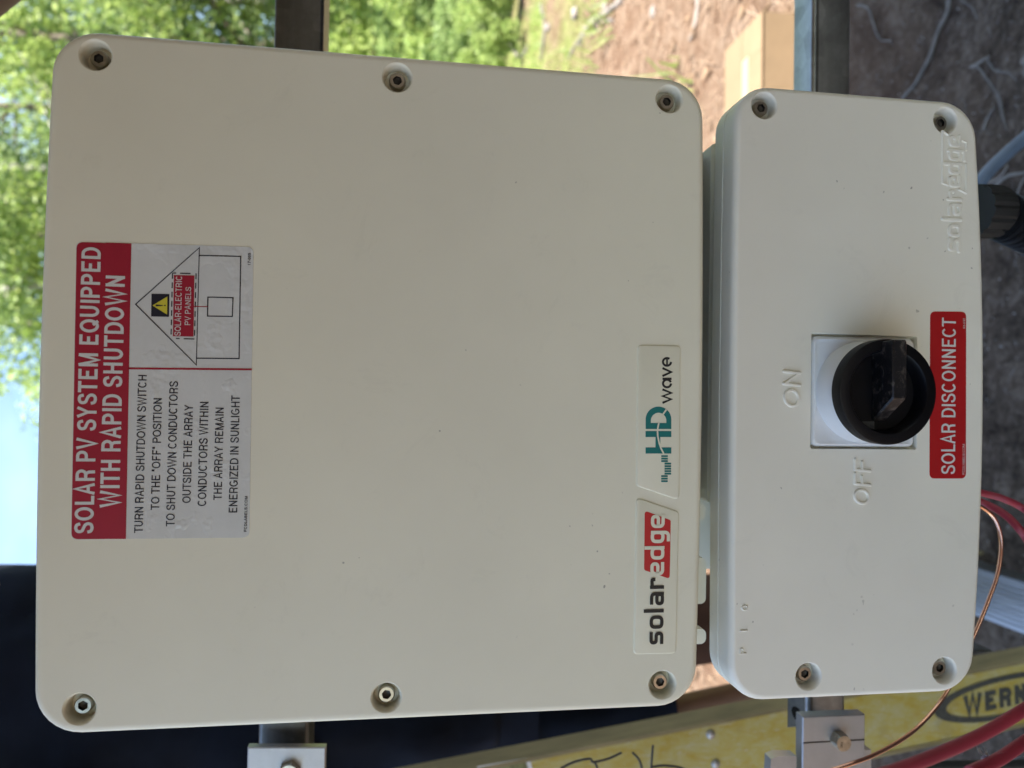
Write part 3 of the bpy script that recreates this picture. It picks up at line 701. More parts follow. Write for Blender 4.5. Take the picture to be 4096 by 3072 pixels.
# connecting neck between the two boxes
g = G(); a, b_ = at(2862, 575, .045), at(2862, 2012, .045)
zn = at(2833, 1500, .045).z; g.loft([rrect(b_.x, a.x, zt - .012, zn, .0028, y) for y in (.12, .047, .045)]); nk = g.add('connecting_neck', M['lower'], dbx, smooth=35)
g = G(); g.loft([rrect(b_.x + .008, a.x - .004, zn - .002, rel(-160), .003, y) for y in (.11, .060)]); g.add('gap_shade', M['gland'], nk, smooth=35)  # black block put in for the shade between neck and inverter
g = G(); a2 = at(2850, 2275, .134)
g.box((a2.x, .134, zt - .052), (b_.x - .002, .137, rel(-120))); g.add('back_plate', M['lower'], dbx); g = G(); g.box((.17, .134, zt - .052), (.175, .137, rel(-160))); g.add('back_plate', M['lower'], dbx)
# raised lettering on the lower cover
t = Emboss(); oK, sK = (3000, 1100), .60288
tline(t, 'ON', oK, sK, 222, 328, 882, 222, 332, 642, -.0001, sw=.15, relief=.0011, shear=.10)
t.bake().add('raised_lettering', M['lower'], dbx, smooth=90)
t = Emboss(); tline(t, 'OFF', oK, sK, 682, 790, 1528, 692, 798, 1234, -.0001, sw=.15, relief=.0011, shear=.10)
t.bake().add('raised_lettering', M['lower'], dbx, smooth=90)
o7, s7 = (2700, 1900), .70648
for s, xt, xb, y0, y1 in (('P', 366, 400, 1012, 978), ('I', 370, 406, 886, 874), ('0', 376, 411, 766, 735)):
    t = Emboss(); tline(t, s, o7, s7, xt, xb, y0, xt, xb, y1, -.0001, sw=.16, relief=.0008); t.bake().add('raised_lettering', M['lower'], dbx, smooth=90)
def zE(x, y): p = at(3720 + .33126 * x, 500 + .33126 * y); return (p.x, p.z)
OE = Vector(zE(366, 1528)); UE = (Vector(zE(290, 140)) - OE).normalized()
VE = Vector((-UE.y, UE.x)); xe = (Vector(zE(214, 1450)) - Vector(zE(366, 1450))).length
# the line drifts because the photograph is rolled: keep it horizontal in the world
UE = Vector((1, 0)) ; VE = Vector((0, 1))
trE = lambda p: (OE.x + p[0] * xe, at(3720 + .33126 * 366, 500 + .33126 * 1528).z * 0 + OE.y + p[1] * xe)
def uE(y): return (zE(330, y)[0] - OE.x) / xe
t = Emboss(); logo(t, 'solar', [(uE(1528), uE(1378)), (uE(1355), uE(1200)), (uE(1172), uE(1118)), (uE(1098), uE(948)), (uE(922), uE(790))], trE, 0, wd=.25, relief=.0009)
logo(t, 'edge', [(uE(752), uE(620)), (uE(600), uE(455)), (uE(440), uE(292)), (uE(268), uE(135))], trE, 0, wd=.25, relief=.0009)
FL = [(uE(735) , .95), (uE(712), 1.5), (uE(88), 1.5), (uE(128), 1.12)]
for P in ([(uE(738), 1.02), (uE(712), 1.48), (uE(500), 1.48)], [(uE(452), 1.48), (uE(88), 1.48), (uE(128), 1.08)],
          [(uE(780), .16), (uE(820), -.42), (uE(470), -.42)], [(uE(300), -.42), (uE(205), -.42), (uE(178), .1)]):
    stroke(t, P, .10, trE, relief=.0009, y=-1e-5)
t.bake().add('raised_lettering', M['lower'], dbx, smooth=90)
# red sticker
def zD(x, y): p = zK(x, y); return (p.x, p.z)
g = G(); poly(g, quad_r([zD(1190, 1350), zD(1195, 242), zD(1433, 244), zD(1431, 1350)], .0035), -.0002, .00018)
st2 = g.add('warning_sticker', M['red2'], dbx); st2['label'] = 'narrow red solar disconnect sticker'
t = G(); tline(t, 'SOLAR DISCONNECT', oK, sK, 1265, 1357, 1321, 1272, 1365, 284, -.0003)
tline(t, '02-032', oK, sK, 1411, 1425, 356, 1411, 1425, 288, -.0003); tline(t, 'FCDLABELS.COM', oK, sK, 1406, 1421, 1322, 1408, 1423, 1122, -.0003)
t.add('lettering', M['print_white'], st2)
# rotary switch: plate, boss, knob, grip
g = G()
g.loft([rrect(KX0 + .0013 + e, KX1 - .0013 - e, KZ0 + .0008 + e, KZ1 - .0008 - e, .004, y) for e, y in ((0, .0060), (0, .0022), (.0006, .0010), (.0018, .0004), (.003, .0010), (.0036, .0012))])
plate = g.add('switch_plate', M['white_pl'], dbx, smooth=40)
kc = Vector(((KX0 + KX1) / 2, 0, at(3456, 1565).z))
g = G(); g.loft(revolve(kc, [(.0312, .0018), (.0312, .0006), (.0305, -.0045), (.0292, -.0095), (.0278, -.0130), (.020, -.0135)], 64)); g.add('boss', M['white_pl'], plate, smooth=40)
g = G()
g.loft(revolve(kc, [(.0270, -.0132), (.0296, -.0138), (.0307, -.0150), (.0309, -.0212), (.0304, -.0228), (.0294, -.0232), (.0246, -.0232), (.0240, -.0225), (.0227, -.0180), (.0227, -.0142), (.0226, -.0140)], 72))
knob = g.add('rotary_knob', M['black_pl'], dbx, smooth=40)
g = G()
pr = [(.0288, -.0142), (.0296, -.0318), (.0289, -.0326), (-.0036, -.0326), (-.0044, -.0320), (-.0170, -.0145)]
hz = .0044
def slab(e, z): return [Vector((kc.x + x + (.0007 * e if x < 0 else -.0007 * e), y + .0007 * e * (1 if y < -.02 else 0), kc.z + z)) for x, y in pr]
g.loft([slab(1, -hz), slab(0, -hz + .0008), slab(0, hz - .0008), slab(1, hz)]); g.add('grip', M['scuff'], knob, smooth=35)
g = G(); pz = at(3468, 1716, -.0143); g.box((pz.x - .0045, -.0146, pz.z - .0045), (pz.x + .0045, -.0141, pz.z + .0045)); g.add('position_mark', simple('grey_mark', (.05, .055, .06), .5), knob)
t = G(); text(t, 'O', pz.x - .0025, pz.x + .0025, pz.z, .0035, -.0148, sw=.17); t.add('lettering', M['ink'], knob); t = G(); text(t, 'OFF', pz.x - .003, pz.x + .003, pz.z - .004, .0022, -.0148, sw=.17)
t.add('lettering', M['ink'], knob)
g = G(); pz = at(3655, 1432, -.0143); g.box((pz.x - .0035, -.0147, pz.z - .003), (pz.x + .0035, -.0141, pz.z + .003)); g.add('padlock_slot', M['white_pl'], knob)

# ------------------------------------------------------------ struts and clamps
def strut(name, pxa, pxb, pya_far, pyb, yf, yb_, mat, label, x_end=None):
    """C-channel running along X: open side away from the camera"""
    a, b2 = at(pxa, 1500, yf), at(pxb, 1500, yf)
    x0, x1 = at(1200, pyb, yf).x, 1.6
    if x_end is not None: x0 = x_end
    t_ = .0026; o = thing(name, (0, yf, b2.z), label, 'strut channel')
    zt_, zb_ = a.z, b2.z
    g = G(); rr = .0035
    prof = []
    for (cy, cz, a0) in ((yf + rr, zb_ + rr, 180), (yf + rr, zt_ - rr, 90)):
        arc = [(cy + rr * math.cos(math.radians(a0 + (90 - 90 * 2 * k / 12 if False else 0) + sgn * k * 15)), cz + rr * math.sin(math.radians(a0 + sgn * k * 15))) for sgn in ((1,) if a0 == 180 else (1,)) for k in range(7)]
        prof.append(arc)
    lo = prof[0][::-1]      # from bottom going to the front
    up = prof[1][::-1]
    outer = [(yb_, zb_)] + [(p[0], p[1]) for p in prof[0]][::-1][0:7] + [(p[0], p[1]) for p in prof[1]][::-1] + [(yb_, zt_)]
    return o, zb_, zt_, x0, x1, g
def channel(name, zb_, zt_, x0, x1, yf, yb_, mat, label, chamf=0):
    o = thing(name, (0, yf, zb_), label, 'strut channel')
    rr = .0035; outer = [(yb_, zb_)]
    for k in range(6): a = math.radians(270 - 18 * k); outer.append((yf + rr + rr * math.cos(a), zb_ + rr + rr * math.sin(a)))
    for k in range(6): a = math.radians(180 - 18 * k); outer.append((yf + rr + rr * math.cos(a), zt_ - rr + rr * math.sin(a)))
    outer.append((yb_, zt_)); t_ = .0026
    cy, cz = (yf + yb_) / 2, (zb_ + zt_) / 2
    inner = [(yb_, zb_ + t_)] + [(max(p[0], yf + t_), min(max(p[1], zb_ + t_), zt_ - t_)) for p in outer[1:-1]] + [(yb_, zt_ - t_)]
    lp = outer + inner[::-1]
    g = G(); g.loft([[Vector((x, y, z)) for y, z in lp] for x in (x0, x1)]); g.add('channel', mat, o, smooth=40)
    return o
YF = .180
zu0, zu1 = at(1295, 60, YF).z, at(1097, 60, YF).z
xe0 = at(1200, 3010, YF).x
st_u = channel('strut_channel', zu0, zu1, xe0 - .02, 1.8, YF, YF + .0385, M['galv_dark'], 'upper horizontal galvanised strut channel behind the large inverter')
zl0, zl1 = at(3405, 60, YF).z, at(3251, 60, YF).z
st_l = channel('strut_channel', zl0, zl1, at(3300, 2905, YF).x, 1.8, YF, YF + .031, M['galv'], 'lower horizontal galvanised strut channel behind the disconnect box')
g = G()
for k in range(2): g.box((-.4, YF - .0007, zl0 + .0045 + k * .0205), (1.79, YF + .0002, zl0 + .006 + k * .0205)) if False else None
g.box((at(3300, 2900, YF).x, YF - .0010, zl1 - .0052), (1.79, YF + .0004, zl1 - .0028)); g.add('groove_strip', M['galv_dark'], st_l)  # dark strip laid on for the shade in the channel's groove

def hexbolt(parent, c, y0, r, hgt, tw=0.2, marks=True):
    g = G()
    def hx(rr, y, mixr=0): return [Vector((c.x + rr * (math.cos(PI / 6) / math.cos(((2 * PI * k / 24 + tw) % (PI / 3)) - PI / 6) if not mixr else .88) * math.cos(2 * PI * k / 24), y, c.z + rr * (math.cos(PI / 6) / math.cos(((2 * PI * k / 24 + tw) % (PI / 3)) - PI / 6) if not mixr else .88) * math.sin(2 * PI * k / 24))) for k in range(24)]
    g.loft([hx(r, y0), hx(r, y0 - hgt * .82), hx(r * .96, y0 - hgt, 1)]); o = g.add('bolt', M['steel'], parent, smooth=25)
    if marks:
        t = G(); text(t, '304', c.x - .003, c.x + .0015, c.z + .001, .0022, y0 - hgt - .0001); t.add('lettering', M['dark_steel'], o)
    return o
def plate(parent, name, pts, yf, th, mat, bev=.0008):
    g = G(); P = [Vector(p) for p in pts]; cx = sum(p.x for p in P) / len(P); cz = sum(p.y for p in P) / len(P)
    ar = sum(P[i - 1].x * P[i].y - P[i].x * P[i - 1].y for i in range(len(P)))
    if ar < 0: P = P[::-1]
    def ins(d): return [Vector((p.x + (bev * d if p.x < cx else -bev * d), 0, p.y + (bev * d if p.y < cz else -bev * d))) for p in P]
    g.loft([[Vector((p.x, yf + th, p.z)) for p in ins(0)], [Vector((p.x, yf + bev, p.z)) for p in ins(0)], [Vector((p.x, yf, p.z)) for p in ins(1)]])
    return g.add(name, mat, parent, smooth=30)
# upper clamp
YU = .158
cu = thing('end_clamp', at(1150, 3100, YU), 'aluminium clamp plate at the left end of the upper strut channel with one hex bolt', 'clamp', 'clamps at the left ends of the struts')
a, b_ = at(990, 2990, YU), at(1303, 2990, YU)
plate(cu, 'clamp_plate', [(a.x - .09, a.z), (a.x, a.z), (b_.x + .0, b_.z), (b_.x - .09, b_.z)], YU, .0065, M['alu'])
hexbolt(cu, at(1158, 3085, YU), YU, .0085, .006, .3)
g = G(); p = at(1150, 3200, YU); g.box((p.x - .07, YU + .0068, p.z - .026), (p.x - .02, YF + .06, p.z + .026)); g.add('clamp_block', M['alu'], cu)
# lower clamp
YL = .130
cl = thing('end_clamp', at(3340, 3000, YL), 'grooved aluminium clamp at the left end of the lower strut, crossed by the copper wire', 'clamp', 'clamps at the left ends of the struts')
a, b_ = at(3211, 2868, YL), at(3461, 2858, YL)
plate(cl, 'clamp_plate', [(a.x - .10, a.z), (a.x, a.z), (b_.x, b_.z), (b_.x - .10, b_.z)], YL, .010, M['alu'])
gr = at(3340, 2964, YL); g = G(); g.box((gr.x - .0004, YL - .00025, b_.z + .0006), (gr.x + .0004, YL + .0002, a.z - .0006)); g.add('groove', M['dark_steel'], cl)
g = G(); g.box((gr.x - .0016, YL - .0005, b_.z + .0006), (gr.x - .0006, YL + .0002, a.z - .0006)); g.add('groove_strip', M['alu'], cl)
hexbolt(cl, at(3351, 2955, YL), YL, .0072, .0085, .45)
g = G(); g.box((a.x - .05, YL + .0102, zl0 + .003), (a.x - .034, YF - .001, zl1 - .008)); g.add('spacer', M['alu'], cl)
g = G(); p0, p1 = at(3072, 3045, YL), at(3190, 3045, YL)
g.loft([[Vector((x, y, z)) for x, z in ((p0.x - .06, p0.z), (p0.x + .001, p0.z - .003), (p0.x + .003, p0.z - .009), (p0.x + .002, p1.z + .0003), (p0.x - .06, p1.z + .0003))] for y in (YL + .011, YL + .001)])
g.add('upper_lip', M['alu'], cl, smooth=30)
# flat black oval painting the shade of an oblong hole in the lower channel's end
g = G(); p = at(3182, 2868, YF + .01)
g.loft([[Vector((p.x + .006 * math.cos(2 * PI * k / 20), YF + .014 + .010 * math.sin(2 * PI * k / 20), zl1 + h)) for k in range(20)] for h in (-.0005, .0003)]); g.add('slot_shade', M['black_pl'], st_l)
g = G(); xs = at(3300, 2905, YF).x
g.loft([[Vector((x, y, zl1 + h)) for x, y in ((xs, YF + .001), (xs, YF + .031), (xs - .014, YF + .031), (xs - .003, YF + .008))] for h in (-.0026, 0)]); g.add('channel_end', M['galv'], st_l)
# upright posts that the clamps hold on to, outside the frame on both sides
for x, lab in ((-.46, 'round galvanised post left of the inverter, holding the ends of both strut channels'), (1.5, 'round galvanised post far to the right holding the strut channels')):
    g = G(); yy = YF + .075; g.tube([(x, yy, -.1), (x, yy, 1.90)], .03, 24)
    o = g.add('support_post', M['galv'], smooth=40); tag(o, lab, 'post', 'posts under the solar array')

# ------------------------------------------------------------ ladder
YW, YFAR = .50, 1.00
rT, rB = at(1300, 3192, YW), at(4096, 2640, YW)      # right edge of the near rail web
lB = at(4096, 2905, YW)
ax = (rB - rT).normalized(); wdt = abs((lB - rB).dot(Vector((ax.z, 0, -ax.x))))
side = Vector((-abs(ax.z), 0, -ax.x * (1 if ax.z < 0 else -1) * -1)); side = Vector((ax.z, 0, -ax.x)).normalized()
if side.x > 0: side = -side
ld = thing('step_ladder', (-.3, .75, 0), 'yellow fibreglass step ladder with aluminium steps and an oval black logo', 'ladder')
foot = rB + ax * ((-rB.z) / ax.z); topp = rT + ax * ((1.85 - rT.z) / ax.z)
def rail(y, depth, a0, a1, sd, w_, parent, nm='side_rail'):
    g = G(); t_ = .0045; d = 1 if depth > 0 else -1
    for p, q, yy0, yy1 in ((0, w_, y, y + t_ * d), ):
        g.loft([[b0 + sd * p + Vector((0, yy0 - b0.y, 0)), b0 + sd * q + Vector((0, yy0 - b0.y, 0)), b0 + sd * q + Vector((0, yy1 - b0.y, 0)), b0 + sd * p + Vector((0, yy1 - b0.y, 0))] for b0 in (a0, a1)])
    o = g.add(nm, M['fibre'], parent)
    for p, q in ((-.0003, t_), (w_ - t_, w_ + .0003)):
        g = G(); g.loft([[Vector((b0.x, y - .0012 * d, b0.z)) + sd * p, Vector((b0.x, y - .0012 * d, b0.z)) + sd * q, Vector((b0.x, y + depth, b0.z)) + sd * q, Vector((b0.x, y + depth, b0.z)) + sd * p] for b0 in (a0, a1)])
        g.add('flange', M['fibre_edge'], o)
    return o
near = rail(YW, .038, foot, topp, side, wdt, ld)
far = rail(YFAR, -.038, foot, topp, side, wdt, ld)
def onrail(z, yy): p = foot + ax * ((z - foot.z) / ax.z); return Vector((p.x, yy, p.z))
for zz in (.10, .40, 1.36, 1.66):
    p = onrail(zz, YW + .045); q = onrail(zz, YFAR - .045); wst = wdt * 1.02
    g = G(); g.box((p.x - wst + .006, p.y, zz - .018), (p.x + .004, q.y, zz)); step = g.add('step', M['step_alu'], ld)
    g = G()
    for k in range(9):
        x0 = p.x - wst + .010 + k * (wst - .008) / 9; g.box((x0, p.y + .001, zz), (x0 + (wst - .008) / 9 * .55, q.y - .001, zz + .0022))
    g.add('tread_ribs', M['step_alu'], step)
    g = G(); g.box((p.x + .0042, p.y, zz - .05), (p.x + .0065, q.y, zz + .002)); g.add('step_lip', M['galv_dark'], step)
for px, py in ((2842, 2937), (2862, 3055), (3050, 3160)):
    c = at(px, py, YW); g = G(); g.loft(revolve(c, [(.0062, YW), (.0060, YW - .0012), (.0050, YW - .0026), (.003, YW - .0036), (.0008, YW - .0039)], 20)); g.add('rivet', M['alu'], ld, smooth=60)
# rear legs of the ladder
rf = Vector((foot.x - 1.15, YW, 0))
for yy, dd in ((YW + .02, .03), (YFAR - .02, -.03)):
    a0, a1 = Vector((rf.x, yy, 0)), Vector((topp.x - .06, yy, 1.82)); dr = (a1 - a0).normalized(); sd2 = Vector((-dr.z, 0, dr.x))
    rail(yy, dd, a0, a1, sd2, .055, ld, 'rear_rail')
g = G(); g.box((topp.x - .20, YW - .01, 1.83), (topp.x + .06, YFAR + .01, 1.875)); g.add('top_cap', M['fibre_edge'], ld)
# oval logo with lettering printed on the near rail
c0 = at(3735, 2848, YW); U = -Vector((ax.x, 0, ax.z)) * -1; U = (at(4096, 2772, YW) - at(3735, 2848, YW)).normalized()
V = Vector((-U.z, 0, U.x)) if (Vector((-U.z, 0, U.x)).x > 0) else Vector((U.z, 0, -U.x))
oL = .235
def lp(u, v): p = c0 + U * u + V * v; return (p.x, p.z)
g = G(); ring_o, ring_i = [], []
for k in range(64):
    a = 2 * PI * k / 64
    ring_o.append(lp(oL / 2 * (1 - math.cos(a)), .0300 * math.sin(a))); ring_i.append(lp(.019 + (oL - .038) / 2 * (1 - math.cos(a)), .0225 * math.sin(a)))
vv = [(p[0], YW - .0006, p[1]) for p in ring_o] + [(p[0], YW - .0006, p[1]) for p in ring_i]
g.mesh(vv, [(i, (i + 1) % 64, 64 + (i + 1) % 64, 64 + i) for i in range(64)])
text(g, 'WERNER', .043, .190, -.0135, .027, YW - .0006, sw=.27, shear=.1, tr0=lambda q: lp(q[0], q[1]))
g.add('printed_logo', M['ladder_ink'], near)
# paper label on the rail near the bottom edge of the photo
def lr(px, py): p = at(px, py, YW - .0006); return (p.x, p.z)
g = G(); poly(g, quad_r([lr(1905, 3066), lr(2118, 3030), lr(2140, 3110), lr(1920, 3150)], .003), YW - .0006); lab = g.add('paper_label', M['print_white'], ld)
g = G(); poly(g, [lr(1965, 3072), lr(2104, 3046), lr(2118, 3100), lr(1975, 3130)], YW - .0010); g.add('label_picture', simple('label_picture', (.16, .16, .05), .5, var=.9, scale=90), lab)

# ------------------------------------------------------------ cables, wires, conduit
def cable(name, pts, r, mat, label, cat, group=None, n=14):
    g = G(); g.tube(spline([at(*p) for p in pts], 10), r, n); o = g.add(name, mat, smooth=80, origin=tuple(at(*pts[0]))) 
    return tag(o, label, cat, group)
cable('red_cable', [(3850, 1955, .10), (3945, 1976, .10), (4020, 1998, .095), (4110, 2046, .09), (4300, 2200, .04), (4400, 2500, -.03), (4270, 2720, -.09), (4096, 2838, -.115), (3900, 2952, -.125), (3640, 3062, -.13), (3450, 3120, -.13)],
      .0027, M['red_cable'], 'red cable arching in the foreground across the ladder, thicker looking because nearest', 'cable', 'red cables leaving the disconnect box')
cable('red_cable', [(3840, 1975, .085), (3938, 2014, .08), (4010, 2052, .07), (4070, 2108, .06), (4130, 2200, .05), (4250, 2500, -.02), (4300, 2800, -.08), (4200, 2900, -.09), (4096, 2970, -.10), (3990, 3040, -.11), (3880, 3090, -.12)],
      .0028, M['red_cable'], 'red cable in the lower corner bound with a scrap of silver tape', 'cable', 'red cables leaving the disconnect box')
cable('copper_wire', [(3850, 1990, .07), (3930, 2030, .07), (3975, 2070, .07), (4000, 2130, .07), (4005, 2200, .07), (3990, 2300, .07), (3955, 2400, .07), (3915, 2500, .07), (3860, 2620, .07), (3785, 2770, .07), (3710, 2870, .065), (3620, 2950, .06), (3500, 3018, .055), (3400, 3056, .05), (3250, 3105, .05)],
      .0014, M['copper'], 'bare copper wire curving out below the disconnect box and across the lower clamp', 'wire')
cable('blue_hose', [(3860, 900, .45), (3905, 760, .45), (3950, 690, .45), (4010, 630, .45), (4096, 555, .45), (4250, 440, .45), (4700, 300, .40), (5400, 60, .38), (6300, -200, .38)],
      .0085, M['blue_hose'], 'dusty blue hose curving down to the ground right of the disconnect box', 'hose')
cable('black_hose', [(3540, 3090, .20), (3700, 3066, .2), (3900, 3062, .2), (4096, 3058, .2), (4300, 3052, .2)], .0045, M['black_wire'], 'black hose along the bottom corner under the red cables', 'hose')
g = G(); p = at(3965, 3025, -.11)
rr_ = random.Random(3); 
for k in range(7):
    q = p + Vector((rr_.uniform(-.003, .004), rr_.uniform(-.004, 0), rr_.uniform(-.003, .005)))
    A = [Vector((rr_.uniform(-1, 1), rr_.uniform(-1, 1), rr_.uniform(-1, 1))).normalized() for _ in range(2)]
    g.mesh([q, q + A[0] * .0045, q + (A[0] + A[1]) * .0035, q + A[1] * .0045], [(0, 1, 2, 3)])
tag(g.add('silver_tape', M['tape'], origin=tuple(p)), 'crumpled scrap of silver tape stuck to the lower red cable', 'tape')
# cable gland and conduit
gl = thing('conduit', at(3960, 850, .11), 'black ribbed conduit with a grey gland nut under the right end of the disconnect box', 'conduit')
a, b_ = at(3900, 845, .11), at(4004, 850, .11)
n = 48; rings = []
def knurl(k): return 1 - (.09 if k % 4 == 0 else 0)
for f_, r_ in ((0, .0210), (.35, .0212), (.8, .0208), (.93, .0196), (1.0, .0182)):
    c = a.lerp(b_, f_); rings.append([Vector((c.x + r_ * (knurl(k) if f_ < .9 else 1) * math.cos(2 * PI * k / n), c.y + r_ * (knurl(k) if f_ < .9 else 1) * math.sin(2 * PI * k / n), c.z)) for k in range(n)])
g = G(); g.loft(rings[::-1]); g.add('gland_nut', M['gland'], gl, smooth=25)
path = spline([at(3990, 855, .11), at(4050, 885, .112), at(4130, 925, .118), at(4300, 1040, .14), at(4700, 1300, .2), Vector((.0, .3, .0))], 44)
rad = [.0176 + .0016 * math.sin(i * 1.35) for i in range(len(path))]
g = G(); g.tube(path, rad, 28); g.add('ribbed_conduit', M['conduit'], gl, smooth=80)
# loose black ties hanging before the ladder
ties = [[(2242, 3074), (2297, 3048), (2359, 3035), (2373, 3048), (2432, 3035), (2487, 3010)], [(2375, 3046), (2385, 3060), (2392, 3085)],
        [(2530, 3010), (2557, 3040), (2571, 3085)], [(2612, 2981), (2608, 3030), (2604, 3090)], [(2609, 3068), (2655, 3062), (2720, 3070), (2760, 3090)]]
tie = thing('wire_ties', at(2500, 3080, .24), 'loose ends of thin black wire ties in front of the yellow ladder', 'wire ties')
for P in ties:
    g = G(); g.tube(spline([at(x, y, .24) for x, y in P], 6), .0011, 8); g.add('wire', M['black_wire'], tie, smooth=80)

# ------------------------------------------------------------ person in profile behind the inverter
def skinned(name, verts, edges, radii, mat, parent, sub=2, disp=0.0, rootv=0):
    org = ORG[parent.name]
    me = bpy.data.meshes.new(name); me.from_pydata([tuple(Vector(v) - org) for v in verts], edges, [])
    o = bpy.data.objects.new(name, me); col.objects.link(o)
    md = o.modifiers.new('s', 'SKIN')
    for i, r in enumerate(radii):
        sv = me.skin_vertices[0].data[i]; sv.radius = (r, r) if not isinstance(r, tuple) else r; sv.use_root = (i == rootv)
    md.use_smooth_shade = True
    sd_ = o.modifiers.new('u', 'SUBSURF'); sd_.levels = sub; sd_.render_levels = sub
    bpy.context.view_layer.update(); dg = bpy.context.evaluated_depsgraph_get()
    m2 = bpy.data.meshes.new_from_object(o.evaluated_get(dg)); o.modifiers.clear(); o.data = m2; m2.name = name
    m2.materials.clear(); m2.materials.append(mat)
    if disp:
        nrm = [v.normal.copy() for v in m2.vertices]
        for v, nn in zip(m2.vertices, nrm):
            q = v.co + org; v.co += nn * disp * (noise.noise(Vector((q.x * 9, q.y * 9, q.z * 5))) + .5 * noise.noise(Vector((q.x * 22 + q.z * 9, q.y * 20, q.z * 14))))
    o.parent = parent; ORG[o.name] = org; return o
PX, PY, FT = -.45, .76, .402
pe = thing('person', (PX, PY, FT), 'person in navy work clothes and brown boots standing on the ladder behind the inverter', 'person')
B = [(-.455, PY, 1.22), (-.455, PY, 1.40), (-.455, PY, 1.58), (-.455, PY, 1.75), (-.455, PY, 1.84), (-.455, PY - .01, 1.95), (-.455, PY - .01, 2.03)]   # pelvis..head
E_ = [(0, 1), (1, 2), (2, 3), (3, 4), (4, 5), (5, 6)]; Rr = [.10, .095, .10, .07, .05, .08, .075]
arms = []
for sgn in (-1, 1):
    s0 = len(B); B += [(-.455 + sgn * .155, PY, 1.76), (-.455 + sgn * .13, PY - .06, 1.93), (-.455 + sgn * .12, PY - .18, 1.96)]
    E_ += [(3, s0), (s0, s0 + 1), (s0 + 1, s0 + 2)]; Rr += [.045, .034, .024]
    h0 = len(B); B += [(-.455 + sgn * .12, PY - .23, 1.97)]; E_ += [(s0 + 2, h0)]; Rr += [(.034, .018)]
    arms.append((s0, h0))
for sgn in (-1, 1):
    s0 = len(B); B += [(-.455 + sgn * .09, PY, 1.13), (-.455 + sgn * .10, PY, .80), (-.43 + sgn * .05, PY + sgn * .03, .50), (-.42 + sgn * .04, PY - .06 + sgn * .03, .445)]
    E_ += [(0, s0), (s0, s0 + 1), (s0 + 1, s0 + 2), (s0 + 2, s0 + 3)]; Rr += [.075, .052, .04, .03]
body = skinned('body', B, E_, Rr, M['skin'], pe, 2)
for (s0, h0), sgn in zip(arms, (-1, 1)):
    hb = Vector(B[h0])
    for k in range(4):
        xo = (k - 1.5) * .019; L_ = (.06, .07, .066, .052)[k]
        skinned('finger', [hb + Vector((xo, .01, 0)), hb + Vector((xo, -.03, .006)), hb + Vector((xo, -.03 - L_ * .45, .0)), hb + Vector((xo, -.03 - L_ * .5, -.022))], [(0, 1), (1, 2), (2, 3)], [.0085, .0085, .008, .007], M['skin'], pe, 1)
    skinned('thumb', [hb + Vector((-.025, .04, 0)), hb + Vector((-.04, .01, -.012)), hb + Vector((-.035, -.015, -.03))], [(0, 1), (1, 2)], [.011, .010, .008], M['skin'], pe, 1)
# face, ears and hair
hd = Vector((-.455, PY - .01, 2.02)); fx = -1
g = G(); g.loft([[hd + Vector((fx * (.088 + d), w_ * math.cos(2 * PI * k / 8), z_ + w_ * math.sin(2 * PI * k / 8))) for k in range(8)] for d, w_, z_ in ((-.015, .016, -.015), (.008, .010, -.02), (.014, .004, -.024))]); g.add('nose', M['skin'], pe, smooth=80)
for sgn in (-1, 1):
    g = G(); g.loft(revolve(hd + Vector((fx * .072, sgn * .034, .012)), [(.002, PY + sgn * .034 - .011), (.011, PY + sgn * .034), (.002, PY + sgn * .034 + .011)], 12)); g.add('eye', M['print_white'], pe, smooth=80)
    g = G(); g.loft(revolve(hd + Vector((0, 0, -.005)), [(.030, PY + sgn * .078), (.032, PY + sgn * .086), (.020, PY + sgn * .090)], 14)); g.add('ear', M['skin'], pe, smooth=60)
g = G(); g.tube([hd + Vector((fx * .082, -.026, -.052)), hd + Vector((fx * .09, 0, -.05)), hd + Vector((fx * .082, .026, -.052))], .006, 8); g.add('mouth', M['red_cable'], pe, smooth=80)
bm = bmesh.new(); bmesh.ops.create_uvsphere(bm, u_segments=28, v_segments=18, radius=1)
bmesh.ops.delete(bm, geom=[v for v in bm.verts if v.co.z < -.15 or (v.co.x < -.55 and v.co.z < .45)], context='VERTS')
hv = [hd + Vector((v.co.x * .100 + .012, v.co.y * .092, v.co.z * .115 + .022)) * 1 for v in bm.verts]; bm.verts.index_update()
hf = [tuple(v.index for v in f.verts) for f in bm.faces]; bm.free(); add('hair', hv, hf, M['hair'], pe, smooth=80)
# clothes: closed stacks of wrinkled rings
def cloth(name, secs, mat, amp=.008, n=56, seed=0):
    g = G(); rings = []; m_ = 8
    Z = []
    for i in range(len(secs) - 1):
        for k in range(m_):
            t_ = k / m_; Z.append([secs[i][j] * (1 - t_) + secs[i + 1][j] * t_ for j in range(5)])
    Z.append(list(secs[-1]))
    for (x, y, z, rx, ry) in Z:
        rg = []
        for k in range(n):
            a_ = 2 * PI * k / n
            d = amp * (noise.noise(Vector((math.cos(a_) * 2.2 + seed, math.sin(a_) * 2.2, z * 7))) + .6 * noise.noise(Vector((math.cos(a_) * 5 + z * 11, math.sin(a_) * 5, z * 16 + seed))))
            rg.append(Vector((x + (rx + d) * math.cos(a_), y + (ry + d) * math.sin(a_), z)))
        rings.append(rg)
    return g.loft(rings)
X_ = -.455
g = cloth('shirt', [(X_, PY, 1.06, .168, .125), (X_, PY, 1.14, .176, .13), (X_, PY, 1.30, .172, .125), (X_, PY, 1.45, .170, .125), (X_, PY, 1.60, .175, .125), (X_, PY, 1.74, .172, .115), (X_, PY, 1.82, .14, .095), (X_, PY, 1.875, .062, .065)], None, .017)
